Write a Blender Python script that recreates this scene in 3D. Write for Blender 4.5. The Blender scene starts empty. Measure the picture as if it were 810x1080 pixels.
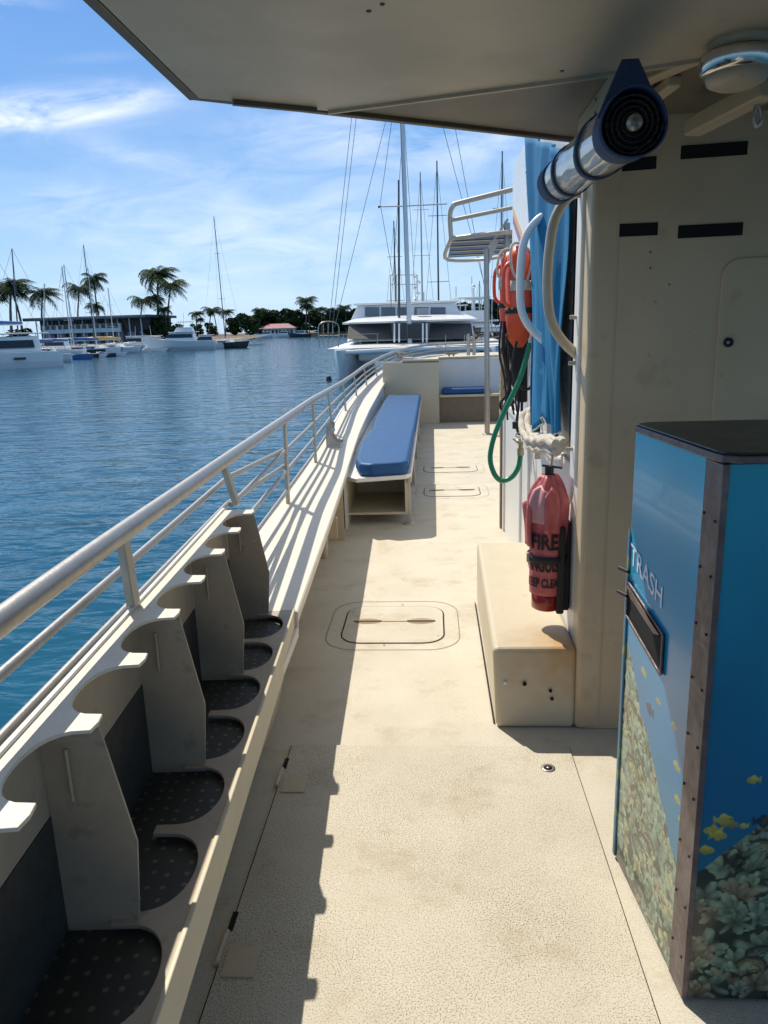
import bpy, bmesh, math, random
import numpy as np
from mathutils import Vector, Matrix
random.seed(7); np.random.seed(7)
S = bpy.context.scene
COL = S.collection
R = math.radians

# ------------------------------------------------------------------ camera
F_PX, CAM_H = 790.0, 1.6
_yd = np.array([455-405., 540-345., -F_PX]); _yd /= np.linalg.norm(_yd)
_up = -np.array([505-405., 540-3800., -F_PX]); _up /= np.linalg.norm(_up)
_up -= _yd*_up.dot(_yd); _up /= np.linalg.norm(_up)
CR = np.array([np.cross(_yd, _up), _yd, _up])
cd = bpy.data.cameras.new('camera'); cam = bpy.data.objects.new('camera', cd); COL.objects.link(cam)
cd.sensor_fit = 'VERTICAL'; cd.sensor_height = 36; cd.lens = F_PX/1080*36
cd.clip_start = 0.05; cd.clip_end = 20000
m = Matrix([list(r) for r in CR]).to_4x4(); m.translation = Vector((0, 0, CAM_H)); cam.matrix_world = m
S.camera = cam
S.render.resolution_x = 768; S.render.resolution_y = 1024

def at(px, py, Y):
    """survey helper: the point at forward distance Y seen at this spot of the photograph"""
    d = CR @ np.array([px-405., 540.-py, -F_PX]); t = Y/d[1]
    return Vector((t*d[0], Y, CAM_H+t*d[2]))

# ------------------------------------------------------------------ light
SUN = Vector((-.42, .62, 1)).normalized()
EL = math.asin(SUN.z); AZ = math.atan2(SUN.x, SUN.y)
sd = bpy.data.lights.new('sun', 'SUN'); sun = bpy.data.objects.new('sun', sd); COL.objects.link(sun)
sd.energy = 3.7; sd.angle = R(.5); sd.color = (1, .925, .80)
sun.rotation_euler = SUN.to_track_quat('Z', 'Y').to_euler()
S.view_settings.view_transform = 'Standard'; S.view_settings.look = 'None'
S.view_settings.exposure = .47; S.view_settings.gamma = 1
S.view_settings.use_curve_mapping = False

W = bpy.data.worlds.new('World'); S.world = W; W.use_nodes = True
nt = W.node_tree; N = nt.nodes; L = nt.links; N.clear()
def wn(t, **k):
    n = N.new(t)
    for a, v in k.items(): setattr(n, a, v)
    return n
def wmath(op, a, b=None, clamp=False):
    n = wn('ShaderNodeMath', operation=op, use_clamp=clamp)
    for i, v in enumerate((a, b)):
        if v is None: continue
        if isinstance(v, (int, float)): n.inputs[i].default_value = v
        else: L.new(v, n.inputs[i])
    return n.outputs[0]
sky = wn('ShaderNodeTexSky', sky_type='NISHITA'); sky.sun_disc = False
sky.sun_elevation = EL; sky.sun_rotation = AZ % (2*math.pi)
sky.air_density = 1.0; sky.dust_density = .4; sky.ozone_density = 2.2; sky.altitude = 0
tc = wn('ShaderNodeTexCoord'); sx = wn('ShaderNodeSeparateXYZ'); L.new(tc.outputs['Generated'], sx.inputs[0])
yy = wmath('MAXIMUM', sx.outputs[1], .02)
A = wmath('DIVIDE', sx.outputs[0], yy); Bc = wmath('DIVIDE', sx.outputs[2], yy)
cloudmask = None
def d2(px, py):
    d = CR @ np.array([px-405., 540.-py, -F_PX]); return d[0]/d[1], d[2]/d[1]
# centre, half widths (photo px), tilt, strength of each cirrus patch
CL = [(72, 112, 92, 17, -.02, 2.4), (20, 128, 60, 14, .05, .6), (5, 8, 40, 12, 0, 1.1), (145, 164, 60, 14, .25, .6), (105, 60, 40, 6, 0, .3),
      (140, 240, 150, 26, .18, .6), (330, 262, 240, 45, .0, .55), (350, 165, 230, 55, -.1, .42), (60, 205, 50, 7, -.05, .35),
      (480, 150, 190, 34, .12, .65), (300, 215, 200, 20, .1, .3), (200, 310, 400, 34, 0, .3), (760, 120, 250, 90, 0, .6), (-300, 120, 250, 60, .1, .8)]
n1 = wn('ShaderNodeTexNoise'); n1.inputs['Scale'].default_value = 1
cmb = wn('ShaderNodeCombineXYZ'); L.new(wmath('MULTIPLY', A, 7), cmb.inputs[0]); L.new(wmath('MULTIPLY', Bc, 24), cmb.inputs[1])
L.new(cmb.outputs[0], n1.inputs['Vector']); n1.inputs['Detail'].default_value = 7; n1.inputs['Roughness'].default_value = .6; n1.inputs['Distortion'].default_value = .6
nz = wmath('MULTIPLY', wmath('SUBTRACT', n1.outputs[0], .33), 2.6, True)
for (px, py, wx, wy, k, s) in CL:
    a0, b0 = d2(px, py); a1, _ = d2(px+wx, py); _, b1 = d2(px, py-wy)
    da = wmath('SUBTRACT', A, a0); db = wmath('SUBTRACT', Bc, b0)
    db = wmath('ADD', db, wmath('MULTIPLY', da, k))
    ea = wmath('POWER', wmath('ABSOLUTE', wmath('DIVIDE', da, abs(a1-a0))), 2.); eb = wmath('POWER', wmath('ABSOLUTE', wmath('DIVIDE', db, abs(b1-b0))), 2.)
    g = wmath('MULTIPLY', wmath('EXPONENT', wmath('MULTIPLY', wmath('ADD', ea, eb), -1.)), s)
    cloudmask = g if cloudmask is None else wmath('ADD', cloudmask, g)
front = wmath('GREATER_THAN', sx.outputs[1], .03)
cm = wmath('MULTIPLY', wmath('MULTIPLY', cloudmask, nz), front)
cm = wmath('MULTIPLY', cm, .66, True)
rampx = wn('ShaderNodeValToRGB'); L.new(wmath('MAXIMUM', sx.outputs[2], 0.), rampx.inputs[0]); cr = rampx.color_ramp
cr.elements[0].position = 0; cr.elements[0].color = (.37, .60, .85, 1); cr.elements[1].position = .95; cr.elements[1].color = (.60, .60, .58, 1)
for p_, c_ in ((.10, (.29, .51, .80)), (.25, (.135, .34, .72)), (.42, (.085, .26, .65)), (.62, (.20, .34, .55)), (.75, (.50, .52, .54))):  # high stops whitened like overhead cloud, added for neutral fill light
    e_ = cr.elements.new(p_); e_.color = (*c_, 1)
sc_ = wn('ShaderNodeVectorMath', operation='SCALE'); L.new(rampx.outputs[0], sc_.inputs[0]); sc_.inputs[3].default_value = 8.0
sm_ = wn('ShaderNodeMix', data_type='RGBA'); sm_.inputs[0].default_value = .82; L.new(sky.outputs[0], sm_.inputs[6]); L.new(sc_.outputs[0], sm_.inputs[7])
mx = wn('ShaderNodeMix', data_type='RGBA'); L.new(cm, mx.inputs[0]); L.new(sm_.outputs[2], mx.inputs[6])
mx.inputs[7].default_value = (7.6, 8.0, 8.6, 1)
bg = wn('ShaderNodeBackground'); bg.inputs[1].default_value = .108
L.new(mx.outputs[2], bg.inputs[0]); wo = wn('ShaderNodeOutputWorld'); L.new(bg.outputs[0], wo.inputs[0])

# ------------------------------------------------------------------ materials
def mat(name, color, rough=.5, metal=0., noise=0., nscale=8., dark=None, bump=0., bscale=60., spec=None, stains=None, coat=0.):
    """stains: (colour, scale, threshold, amount)"""
    M = bpy.data.materials.new(name); M.use_nodes = True
    t = M.node_tree; n = t.nodes; l = t.links; b = n['Principled BSDF']
    b.inputs['Roughness'].default_value = rough; b.inputs['Metallic'].default_value = metal
    if spec is not None: b.inputs['Specular IOR Level'].default_value = spec
    if coat: b.inputs['Coat Weight'].default_value = coat
    c4 = (*color, 1); tcn = n.new('ShaderNodeTexCoord'); src = None
    if noise:
        nz_ = n.new('ShaderNodeTexNoise'); nz_.inputs['Scale'].default_value = nscale; nz_.inputs['Detail'].default_value = 8
        nz_.inputs['Roughness'].default_value = .65; l.new(tcn.outputs['Object'], nz_.inputs['Vector'])
        r = n.new('ShaderNodeValToRGB'); r.color_ramp.elements[0].position = .3; r.color_ramp.elements[1].position = .7
        dk = dark or tuple(c*(1-noise) for c in color)
        r.color_ramp.elements[0].color = (*dk, 1); r.color_ramp.elements[1].color = c4
        l.new(nz_.outputs[0], r.inputs[0]); src = r.outputs[0]
        rr = n.new('ShaderNodeMapRange'); rr.inputs[3].default_value = min(1, rough+.12); rr.inputs[4].default_value = max(.02, rough-.08)
        l.new(nz_.outputs[0], rr.inputs[0]); l.new(rr.outputs[0], b.inputs['Roughness'])
    if stains:
        for (sc, ss, th, am) in stains:
            s2 = n.new('ShaderNodeTexNoise'); s2.inputs['Scale'].default_value = ss; s2.inputs['Detail'].default_value = 6
            l.new(tcn.outputs['Object'], s2.inputs['Vector'])
            mr = n.new('ShaderNodeMapRange'); mr.inputs[1].default_value = th; mr.inputs[2].default_value = th+.07; mr.inputs[4].default_value = am
            l.new(s2.outputs[0], mr.inputs[0])
            mxx = n.new('ShaderNodeMix'); mxx.data_type = 'RGBA'; l.new(mr.outputs[0], mxx.inputs[0])
            if src: l.new(src, mxx.inputs[6])
            else: mxx.inputs[6].default_value = c4
            mxx.inputs[7].default_value = (*sc, 1); src = mxx.outputs[2]
    if src: l.new(src, b.inputs['Base Color'])
    else: b.inputs['Base Color'].default_value = c4
    if bump:
        bn = n.new('ShaderNodeTexNoise'); bn.inputs['Scale'].default_value = bscale; bn.inputs['Detail'].default_value = 4
        l.new(tcn.outputs['Object'], bn.inputs['Vector']); bb = n.new('ShaderNodeBump'); bb.inputs['Strength'].default_value = bump
        bb.inputs['Distance'].default_value = .01; l.new(bn.outputs[0], bb.inputs['Height']); l.new(bb.outputs[0], b.inputs['Normal'])
    return M
M = {}
M['cream'] = mat('cream_paint', (.60, .52, .37), .42, noise=.10, nscale=5, bump=.12, bscale=25, stains=[((.42, .33, .2), 9, .66, .5)])
M['cream_old'] = mat('worn_cream_paint', (.56, .47, .33), .5, noise=.15, nscale=7, bump=.2, bscale=35, stains=[((.36, .24, .12), 12, .66, .55)])
M['wallpaint'] = mat('cabin_paint', (.61, .485, .31), .45, noise=.12, nscale=3, bump=.15, bscale=12, stains=[((.42, .32, .20), 7, .62, .5), ((.35, .25, .14), 26, .70, .6)])
M['white'] = mat('white_paint', (.78, .77, .73), .35, noise=.06, nscale=6, bump=.06, bscale=14, stains=[((.5, .44, .34), 14, .70, .4)])
M['gel'] = mat('gelcoat', (.80, .81, .80), .25, noise=.05, nscale=1.2)
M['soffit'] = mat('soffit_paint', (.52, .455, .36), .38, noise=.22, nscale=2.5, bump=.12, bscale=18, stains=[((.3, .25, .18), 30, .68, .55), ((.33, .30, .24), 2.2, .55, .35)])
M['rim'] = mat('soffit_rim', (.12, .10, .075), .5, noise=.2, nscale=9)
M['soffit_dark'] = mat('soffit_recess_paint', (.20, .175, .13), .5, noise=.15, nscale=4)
M['rackpaint'] = mat('rack_paint', (.44, .365, .275), .5, noise=.2, nscale=8, bump=.08, bscale=30, stains=[((.24, .19, .13), 16, .62, .5), ((.55, .5, .42), 34, .68, .5)])
M['gunwale'] = mat('gunwale_paint', (.72, .66, .55), .45, noise=.08, nscale=9, bump=.15, bscale=60, stains=[((.4, .33, .25), 22, .70, .45)])
M['steel'] = mat('brushed_aluminium', (.44, .41, .37), .38, .75, noise=.14, nscale=22, bump=.08, bscale=70)
M['painted_tube'] = mat('cream_tube', (.52, .46, .36), .35, .15, noise=.15, nscale=18, stains=[((.34, .24, .14), 26, .66, .5)])
M['chrome'] = mat('chrome', (.7, .69, .66), .18, 1., noise=.2, nscale=20)
M['black'] = mat('black_rubber', (.018, .018, .02), .6, noise=.3, nscale=12)
M['blackgap'] = mat('dark_gap', (.006, .006, .007), .9)
M['vinyl'] = mat('blue_vinyl', (.011, .080, .225), .5, spec=.35, noise=.12, nscale=5, bump=.5, bscale=9)
M['canvas'] = mat('blue_canvas', (.006, .195, .40), .8, noise=.16, nscale=5, bump=.35, bscale=500, stains=[((.25, .42, .58), 9, .68, .4)])
M['navy'] = mat('navy_webbing', (.020, .055, .15), .7, noise=.2, nscale=30, bump=.2, bscale=300)
M['orange'] = mat('orange_plastic', (.75, .085, .02), .35, noise=.12, nscale=9, coat=.2)
M['greenhose'] = mat('green_hose', (.006, .20, .10), .28, noise=.2, nscale=20)
M['red'] = mat('red_cylinder', (.32, .012, .012), .3, coat=.3, noise=.15, nscale=12)
M['redcloth'] = mat('red_vinyl_cover', (.60, .16, .16), .5, noise=.3, nscale=9, bump=.6, bscale=16, dark=(.42, .07, .075))
M['pinkcloth'] = mat('faded_red_vinyl', (.62, .30, .30), .5, noise=.25, nscale=9, bump=.4, bscale=14)
M['rope'] = mat('white_rope', (.66, .60, .50), .85, noise=.3, nscale=40, bump=.8, bscale=120)
M['ink'] = mat('black_ink', (.015, .012, .012), .6)
M['inkw'] = mat('white_ink', (.75, .78, .82), .5)
M['brass'] = mat('brass', (.45, .38, .25), .35, .9, noise=.3, nscale=30)
M['glass'] = mat('dark_glass', (.02, .026, .034), .08, noise=.3, nscale=1.5)
M['screen'] = mat('dark_mesh_screen', (.055, .058, .062), .6, noise=.2, nscale=3)
M['winglass'] = mat('window_glass', (.16, .20, .24), .08, noise=.4, nscale=.8)
M['purple'] = mat('purple_stripe', (.32, .12, .26), .4); M['gold'] = mat('gold_stripe', (.75, .45, .16), .4)
M['brown'] = mat('brown_post', (.24, .17, .10), .5, noise=.2, nscale=9)
M['cornermetal'] = mat('weathered_metal', (.20, .165, .165), .42, .45, noise=.5, nscale=14, bump=.25, bscale=40, dark=(.10, .075, .075), stains=[((.42, .40, .40), 30, .68, .7)])
M['canlid'] = mat('dark_lid', (.045, .047, .04), .32, noise=.35, nscale=10, bump=.1, bscale=40)
M['rock'] = mat('shore_rock', (.16, .12, .085), .9, noise=.5, nscale=1.0, bump=.6, bscale=2)
M['land'] = mat('shore_land', (.20, .19, .12), .9, noise=.4, nscale=.3)
M['trunk'] = mat('palm_trunk', (.20, .16, .12), .9, noise=.35, nscale=2)
M['frond'] = mat('palm_frond', (.042, .080, .022), .8, spec=.15, noise=.55, nscale=1.2)
M['leafA'] = mat('leaf_dark', (.035, .072, .022), .8, spec=.2, noise=.6, nscale=.9)
M['leafB'] = mat('leaf_mid', (.055, .10, .03), .8, spec=.2, noise=.5, nscale=.9)
M['roofblue'] = mat('flat_roof_edge', (.06, .09, .12), .6, noise=.2, nscale=1)
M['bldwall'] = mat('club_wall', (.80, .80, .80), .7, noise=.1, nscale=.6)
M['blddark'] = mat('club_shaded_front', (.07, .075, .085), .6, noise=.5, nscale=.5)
M['pinkroof'] = mat('pink_roof', (.42, .17, .20), .7, noise=.2, nscale=1)
M['boatblue'] = mat('blue_boat_cover', (.03, .13, .38), .6, noise=.2, nscale=2)
M['boatdark'] = mat('dark_hull', (.05, .06, .07), .3, noise=.2, nscale=1)
M['boatgrey'] = mat('grey_hull', (.30, .34, .36), .35, noise=.15, nscale=1)
M['yellow'] = mat('yellow_gear', (.6, .38, .06), .6)
M['mast'] = mat('mast_metal', (.58, .57, .55), .35, .3, noise=.1, nscale=2)
M['mastdark'] = mat('dark_mast', (.07, .075, .09), .4, .2)
M['wire'] = mat('rigging_wire', (.16, .17, .19), .5, .3)

# perforated dark rubber mat: pale dots paint the lit surface seen through its holes
def perf():
    Mt = bpy.data.materials.new('perforated_mat'); Mt.use_nodes = True
    t = Mt.node_tree; n = t.nodes; l = t.links; b = n['Principled BSDF']
    tcn = n.new('ShaderNodeTexCoord'); v = n.new('ShaderNodeTexVoronoi'); v.voronoi_dimensions = '2D'; v.inputs['Scale'].default_value = 26; v.inputs['Randomness'].default_value = .4
    l.new(tcn.outputs['Object'], v.inputs['Vector'])
    c = n.new('ShaderNodeMath'); c.operation = 'LESS_THAN'; c.inputs[1].default_value = .15; l.new(v.outputs['Distance'], c.inputs[0])
    r = n.new('ShaderNodeMix'); r.data_type = 'RGBA'; r.inputs[6].default_value = (.045, .047, .043, 1); r.inputs[7].default_value = (.15, .14, .115, 1)
    l.new(c.outputs[0], r.inputs[0]); l.new(r.outputs[2], b.inputs['Base Color']); b.inputs['Roughness'].default_value = .5
    return Mt
M['perf'] = perf(); M['meshback'] = mat('dark_mesh_back', (.050, .050, .045), .7, noise=.3, nscale=30, bump=.3, bscale=300)

# non-skid deck: cream paint with fine dark grit, thicker towards the near hatch
def deckmat(name, grit):
    Mt = bpy.data.materials.new(name); Mt.use_nodes = True
    t = Mt.node_tree; n = t.nodes; l = t.links; b = n['Principled BSDF']
    tcn = n.new('ShaderNodeTexCoord'); co = tcn.outputs['Object']
    def noise(s, d=6, r=.6):
        q = n.new('ShaderNodeTexNoise'); q.inputs['Scale'].default_value = s; q.inputs['Detail'].default_value = d; q.inputs['Roughness'].default_value = r
        l.new(co, q.inputs['Vector']); return q.outputs[0]
    def mr(x, a, bb, c, d):
        q = n.new('ShaderNodeMapRange'); l.new(x, q.inputs[0])
        for i, vv in enumerate((a, bb, c, d)): q.inputs[i+1].default_value = vv
        return q.outputs[0]
    def mix(f, c1, c2):
        q = n.new('ShaderNodeMix'); q.data_type = 'RGBA'; l.new(f, q.inputs[0])
        if isinstance(c1, tuple): q.inputs[6].default_value = (*c1, 1)
        else: l.new(c1, q.inputs[6])
        q.inputs[7].default_value = (*c2, 1); return q.outputs[2]
    def mul(a, bb):
        q = n.new('ShaderNodeMath'); q.operation = 'MULTIPLY'; l.new(a, q.inputs[0])
        if isinstance(bb, float): q.inputs[1].default_value = bb
        else: l.new(bb, q.inputs[1])
        return q.outputs[0]
    base = mix(mr(noise(2.2), .35, .65, 0, 1), (.535, .485, .385), (.60, .55, .445))
    base = mix(mr(noise(3.4, 9, .72), .52, .74, 0, .75), base, (.38, .30, .19))
    g1 = mr(noise(260, 2, .5), .575-.04*grit, .64-.04*grit, 0, 1); g2 = mr(noise(1.6, 5), .38, .62, .50, 1)
    base = mix(mul(mul(g1, g2), .50+.50*grit), base, (.16, .12, .08))
    g3 = mr(noise(110, 3, .6), .69, .73, 0, .7); base = mix(mul(g3, g2), base, (.15, .11, .07))
    l.new(base, b.inputs['Base Color']); b.inputs['Roughness'].default_value = .7
    bb = n.new('ShaderNodeBump'); bb.inputs['Strength'].default_value = .35; bb.inputs['Distance'].default_value = .002
    l.new(noise(230, 3), bb.inputs['Height']); l.new(bb.outputs[0], b.inputs['Normal'])
    return Mt
M['deck'] = deckmat('non_skid_deck', .25); M['deckgrit'] = deckmat('gritty_hatch_paint', 1.)

def stepmat():
    Mt = M['cream'].copy(); Mt.name = 'step_paint'; t = Mt.node_tree; n = t.nodes; l = t.links; b = n['Principled BSDF']
    src = b.inputs['Base Color'].links[0].from_socket
    tcn = n.new('ShaderNodeTexCoord'); s = n.new('ShaderNodeSeparateXYZ'); l.new(tcn.outputs['Object'], s.inputs[0])
    q = n.new('ShaderNodeTexNoise'); q.inputs['Scale'].default_value = 9; q.inputs['Detail'].default_value = 8; l.new(tcn.outputs['Object'], q.inputs['Vector'])
    # rust run-off around the inner near corner
    d = n.new('ShaderNodeVectorMath'); d.operation = 'DISTANCE'; d.inputs[1].default_value = (.52, 2.80, .35); l.new(tcn.outputs['Object'], d.inputs[0])
    a = n.new('ShaderNodeMapRange'); a.inputs[1].default_value = .02; a.inputs[2].default_value = .42; a.inputs[3].default_value = 1; a.inputs[4].default_value = 0; l.new(d.outputs['Value'], a.inputs[0])
    mm = n.new('ShaderNodeMath'); mm.operation = 'MULTIPLY'; l.new(a.outputs[0], mm.inputs[0]); l.new(q.outputs[0], mm.inputs[1])
    m2 = n.new('ShaderNodeMapRange'); m2.inputs[1].default_value = .18; m2.inputs[2].default_value = .5; m2.inputs[4].default_value = .75; l.new(mm.outputs[0], m2.inputs[0])
    x = n.new('ShaderNodeMix'); x.data_type = 'RGBA'; l.new(m2.outputs[0], x.inputs[0]); l.new(src, x.inputs[6]); x.inputs[7].default_value = (.50, .27, .08, 1)
    l.new(x.outputs[2], b.inputs['Base Color']); return Mt
M['step'] = stepmat()

def watermat():
    Mt = bpy.data.materials.new('harbour_water'); Mt.use_nodes = True
    t = Mt.node_tree; n = t.nodes; l = t.links; b = n['Principled BSDF']
    b.inputs['Roughness'].default_value = .08; b.inputs['IOR'].default_value = 1.333
    tcn = n.new('ShaderNodeTexCoord'); co = tcn.outputs['Object']
    mp = n.new('ShaderNodeMapping'); mp.inputs['Scale'].default_value = (.75, 1.5, 1); mp.inputs['Rotation'].default_value = (0, 0, R(14)); l.new(co, mp.inputs[0])
    h = None
    for (s, amp, dist) in ((.55, 1.0, .4), (1.7, .36, .8), (5.0, .075, .6)):
        q = n.new('ShaderNodeTexNoise'); q.inputs['Scale'].default_value = s; q.inputs['Detail'].default_value = 3; q.inputs['Distortion'].default_value = dist
        l.new(mp.outputs[0], q.inputs['Vector'])
        mm = n.new('ShaderNodeMath'); mm.operation = 'MULTIPLY'; mm.inputs[1].default_value = amp; l.new(q.outputs[0], mm.inputs[0])
        if h is None: h = mm.outputs[0]
        else:
            aa = n.new('ShaderNodeMath'); l.new(h, aa.inputs[0]); l.new(mm.outputs[0], aa.inputs[1]); h = aa.outputs[0]
    bb = n.new('ShaderNodeBump'); bb.inputs['Strength'].default_value = 1; bb.inputs['Distance'].default_value = .125
    l.new(h, bb.inputs['Height']); l.new(bb.outputs[0], b.inputs['Normal'])
    q = n.new('ShaderNodeTexNoise'); q.inputs['Scale'].default_value = .45; q.inputs['Detail'].default_value = 5; l.new(mp.outputs[0], q.inputs['Vector'])
    r = n.new('ShaderNodeMix'); r.data_type = 'RGBA'; r.inputs[6].default_value = (.002, .050, .098, 1); r.inputs[7].default_value = (.007, .082, .130, 1)
    l.new(q.outputs[0], r.inputs[0]); l.new(r.outputs[2], b.inputs['Base Color'])
    return Mt
M['water'] = watermat()

# ------------------------------------------------------------------ mesh helpers
def frame(d):
    d = Vector(d).normalized(); a = Vector((0, 0, 1)) if abs(d.z) < .95 else Vector((1, 0, 0))
    x = d.cross(a).normalized(); return x, d.cross(x).normalized()
class MB:
    def __init__(s): s.v = []; s.f = []; s.sm = []
    def add(s, vs, fs, smooth=False):
        o = len(s.v); s.v += [tuple(v) for v in vs]; s.f += [tuple(i+o for i in f) for f in fs]; s.sm += [smooth]*len(fs); return s
    def box(s, x0, x1, y0, y1, z0, z1, mtx=None):
        vs = [Vector((x, y, z)) for x in (x0, x1) for y in (y0, y1) for z in (z0, z1)]
        if mtx: vs = [mtx @ v for v in vs]
        return s.add(vs, [(0, 1, 3, 2), (4, 6, 7, 5), (0, 4, 5, 1), (2, 3, 7, 6), (0, 2, 6, 4), (1, 5, 7, 3)])
    def hexa(s, p):   # 8 points: bottom 4 loop, top 4 loop
        return s.add(p, [(3, 2, 1, 0), (4, 5, 6, 7), (0, 1, 5, 4), (1, 2, 6, 5), (2, 3, 7, 6), (3, 0, 4, 7)])
    def beam(s, a, b, w, h, up=(0, 0, 1)):
        a = Vector(a); b = Vector(b); d = (b-a).normalized(); x = d.cross(Vector(up))
        x = x.normalized() if x.length > 1e-4 else Vector((1, 0, 0)); z = x.cross(d)
        P = [p + x*i*w/2 + z*j*h/2 for p in (a, b) for (i, j) in ((-1, -1), (1, -1), (1, 1), (-1, 1))]
        return s.hexa(P)
    def tube(s, pts, r, n=12, caps=True, closed=False):
        pts = [Vector(p) for p in pts]; m_ = len(pts); vs = []; fs = []
        rs = r if isinstance(r, (list, tuple)) else [r]*m_; px = None
        for i, p in enumerate(pts):
            if closed: d = pts[(i+1) % m_]-pts[i-1]
            else: d = pts[min(i+1, m_-1)]-pts[max(i-1, 0)]
            if px is None: x, y = frame(d)
            else:
                dn = d.normalized(); x = (px-dn*px.dot(dn)).normalized(); y = dn.cross(x)
            px = x
            for k in range(n):
                a = 2*math.pi*k/n; vs.append(p+(x*math.cos(a)+y*math.sin(a))*rs[i])
        for i in range(m_ if closed else m_-1):
            for k in range(n):
                k2 = (k+1) % n; j = (i+1) % m_
                fs.append((i*n+k, i*n+k2, j*n+k2, j*n+k))
        s.add(vs, fs, True)
        if caps and not closed:
            s.add(vs[:n], [tuple(range(n-1, -1, -1))]); s.add(vs[-n:], [tuple(range(n))])
        return s
    def prism(s, poly, d):   # polygon of 3d points extruded by vector d
        n = len(poly); P = [Vector(p) for p in poly]; Q = [p+Vector(d) for p in P]
        s.add(P+Q, [tuple(range(n-1, -1, -1)), tuple(range(n, 2*n))]+[(i, (i+1) % n, n+(i+1) % n, n+i) for i in range(n)]); return s
    def lathe(s, prof, c=(0, 0, 0), n=28, axis=None):
        c = Vector(c); ax = Vector(axis or (0, 0, 1)).normalized(); x, y = frame(ax); vs = []; fs = []
        for (r, h) in prof:
            for k in range(n):
                a = 2*math.pi*k/n; vs.append(c+ax*h+(x*math.cos(a)+y*math.sin(a))*r)
        for i in range(len(prof)-1):
            for k in range(n):
                k2 = (k+1) % n; fs.append((i*n+k, i*n+k2, (i+1)*n+k2, (i+1)*n+k))
        fs.append(tuple(range(n-1, -1, -1))); fs.append(tuple(range((len(prof)-1)*n, len(prof)*n)))
        return s.add(vs, fs, True)
    def blob(s, c, rx, ry, rz, seg=14, ring=8):
        vs = []; fs = []
        for i in range(ring+1):
            t = math.pi*i/ring
            for k in range(seg):
                a = 2*math.pi*k/seg; vs.append((c[0]+rx*math.sin(t)*math.cos(a), c[1]+ry*math.sin(t)*math.sin(a), c[2]+rz*math.cos(t)))
        for i in range(ring):
            for k in range(seg):
                k2 = (k+1) % seg; fs.append((i*seg+k, (i+1)*seg+k, (i+1)*seg+k2, i*seg+k2))
        return s.add(vs, fs, True)
    def grid(s, fn, nu, nv, smooth=True):
        vs = [fn(i/nu, j/nv) for i in range(nu+1) for j in range(nv+1)]
        fs = [(i*(nv+1)+j, (i+1)*(nv+1)+j, (i+1)*(nv+1)+j+1, i*(nv+1)+j+1) for i in range(nu) for j in range(nv)]
        return s.add(vs, fs, smooth)
    def build(s, name, m_, parent=None, bevel=0., solid=0., fixn=True, label=None, seg=2):
        me = bpy.data.meshes.new(name); me.from_pydata(s.v, [], s.f)
        if fixn:
            bm = bmesh.new(); bm.from_mesh(me); 
            for i, f in enumerate(bm.faces): f.smooth = s.sm[i]
            bmesh.ops.recalc_face_normals(bm, faces=bm.faces); bm.to_mesh(me); bm.free()
        else:
            me.polygons.foreach_set('use_smooth', s.sm)
        me.materials.append(m_ if not isinstance(m_, str) else M[m_])
        o = bpy.data.objects.new(name, me); COL.objects.link(o)
        if parent is not None:
            o.parent = parent
            o.matrix_parent_inverse = chain(parent).inverted() if parent.get('_world') else Matrix()
        if solid:
            md = o.modifiers.new('thickness', 'SOLIDIFY'); md.thickness = solid; md.offset = 0
        if bevel:
            md = o.modifiers.new('edges', 'BEVEL'); md.width = bevel; md.segments = seg; md.limit_method = 'ANGLE'; md.angle_limit = R(40)
            if hasattr(md, 'harden_normals'): md.harden_normals = False
        if label: o['label'] = label
        return o
def chain(o):
    mt = Matrix.LocRotScale(o.location, o.rotation_euler, o.scale)
    if o.parent: mt = chain(o.parent) @ o.matrix_parent_inverse @ mt
    return mt
def tag(o, label=None, cat=None, group=None, kind=None):
    if label: o['label'] = label
    if cat: o['category'] = cat
    if group: o['group'] = group
    if kind: o['kind'] = kind
    return o
def thing(name, label, cat, loc=(0, 0, 0), rz=0., group=None, world=True):
    """Empty at the base of a thing; world=True: its parts are written in world coordinates"""
    o = bpy.data.objects.new(name, None); COL.objects.link(o); o.location = loc; o.rotation_euler = (0, 0, rz); o.empty_display_size = .1
    tag(o, label, cat, group)
    if world: o['_world'] = 1
    return o
def copy_thing(o, loc=None, rz=None, sc=None, label=None, parent=None):
    c = o.copy(); COL.objects.link(c)
    if parent is not None: c.parent = parent
    if loc is not None: c.location = loc
    if rz is not None: c.rotation_euler = (0, 0, rz)
    if sc is not None: c.scale = sc
    if label: c['label'] = label
    for ch in [k for k in bpy.data.objects if k.parent == o]: copy_thing(ch, parent=c)
    return c
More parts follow.
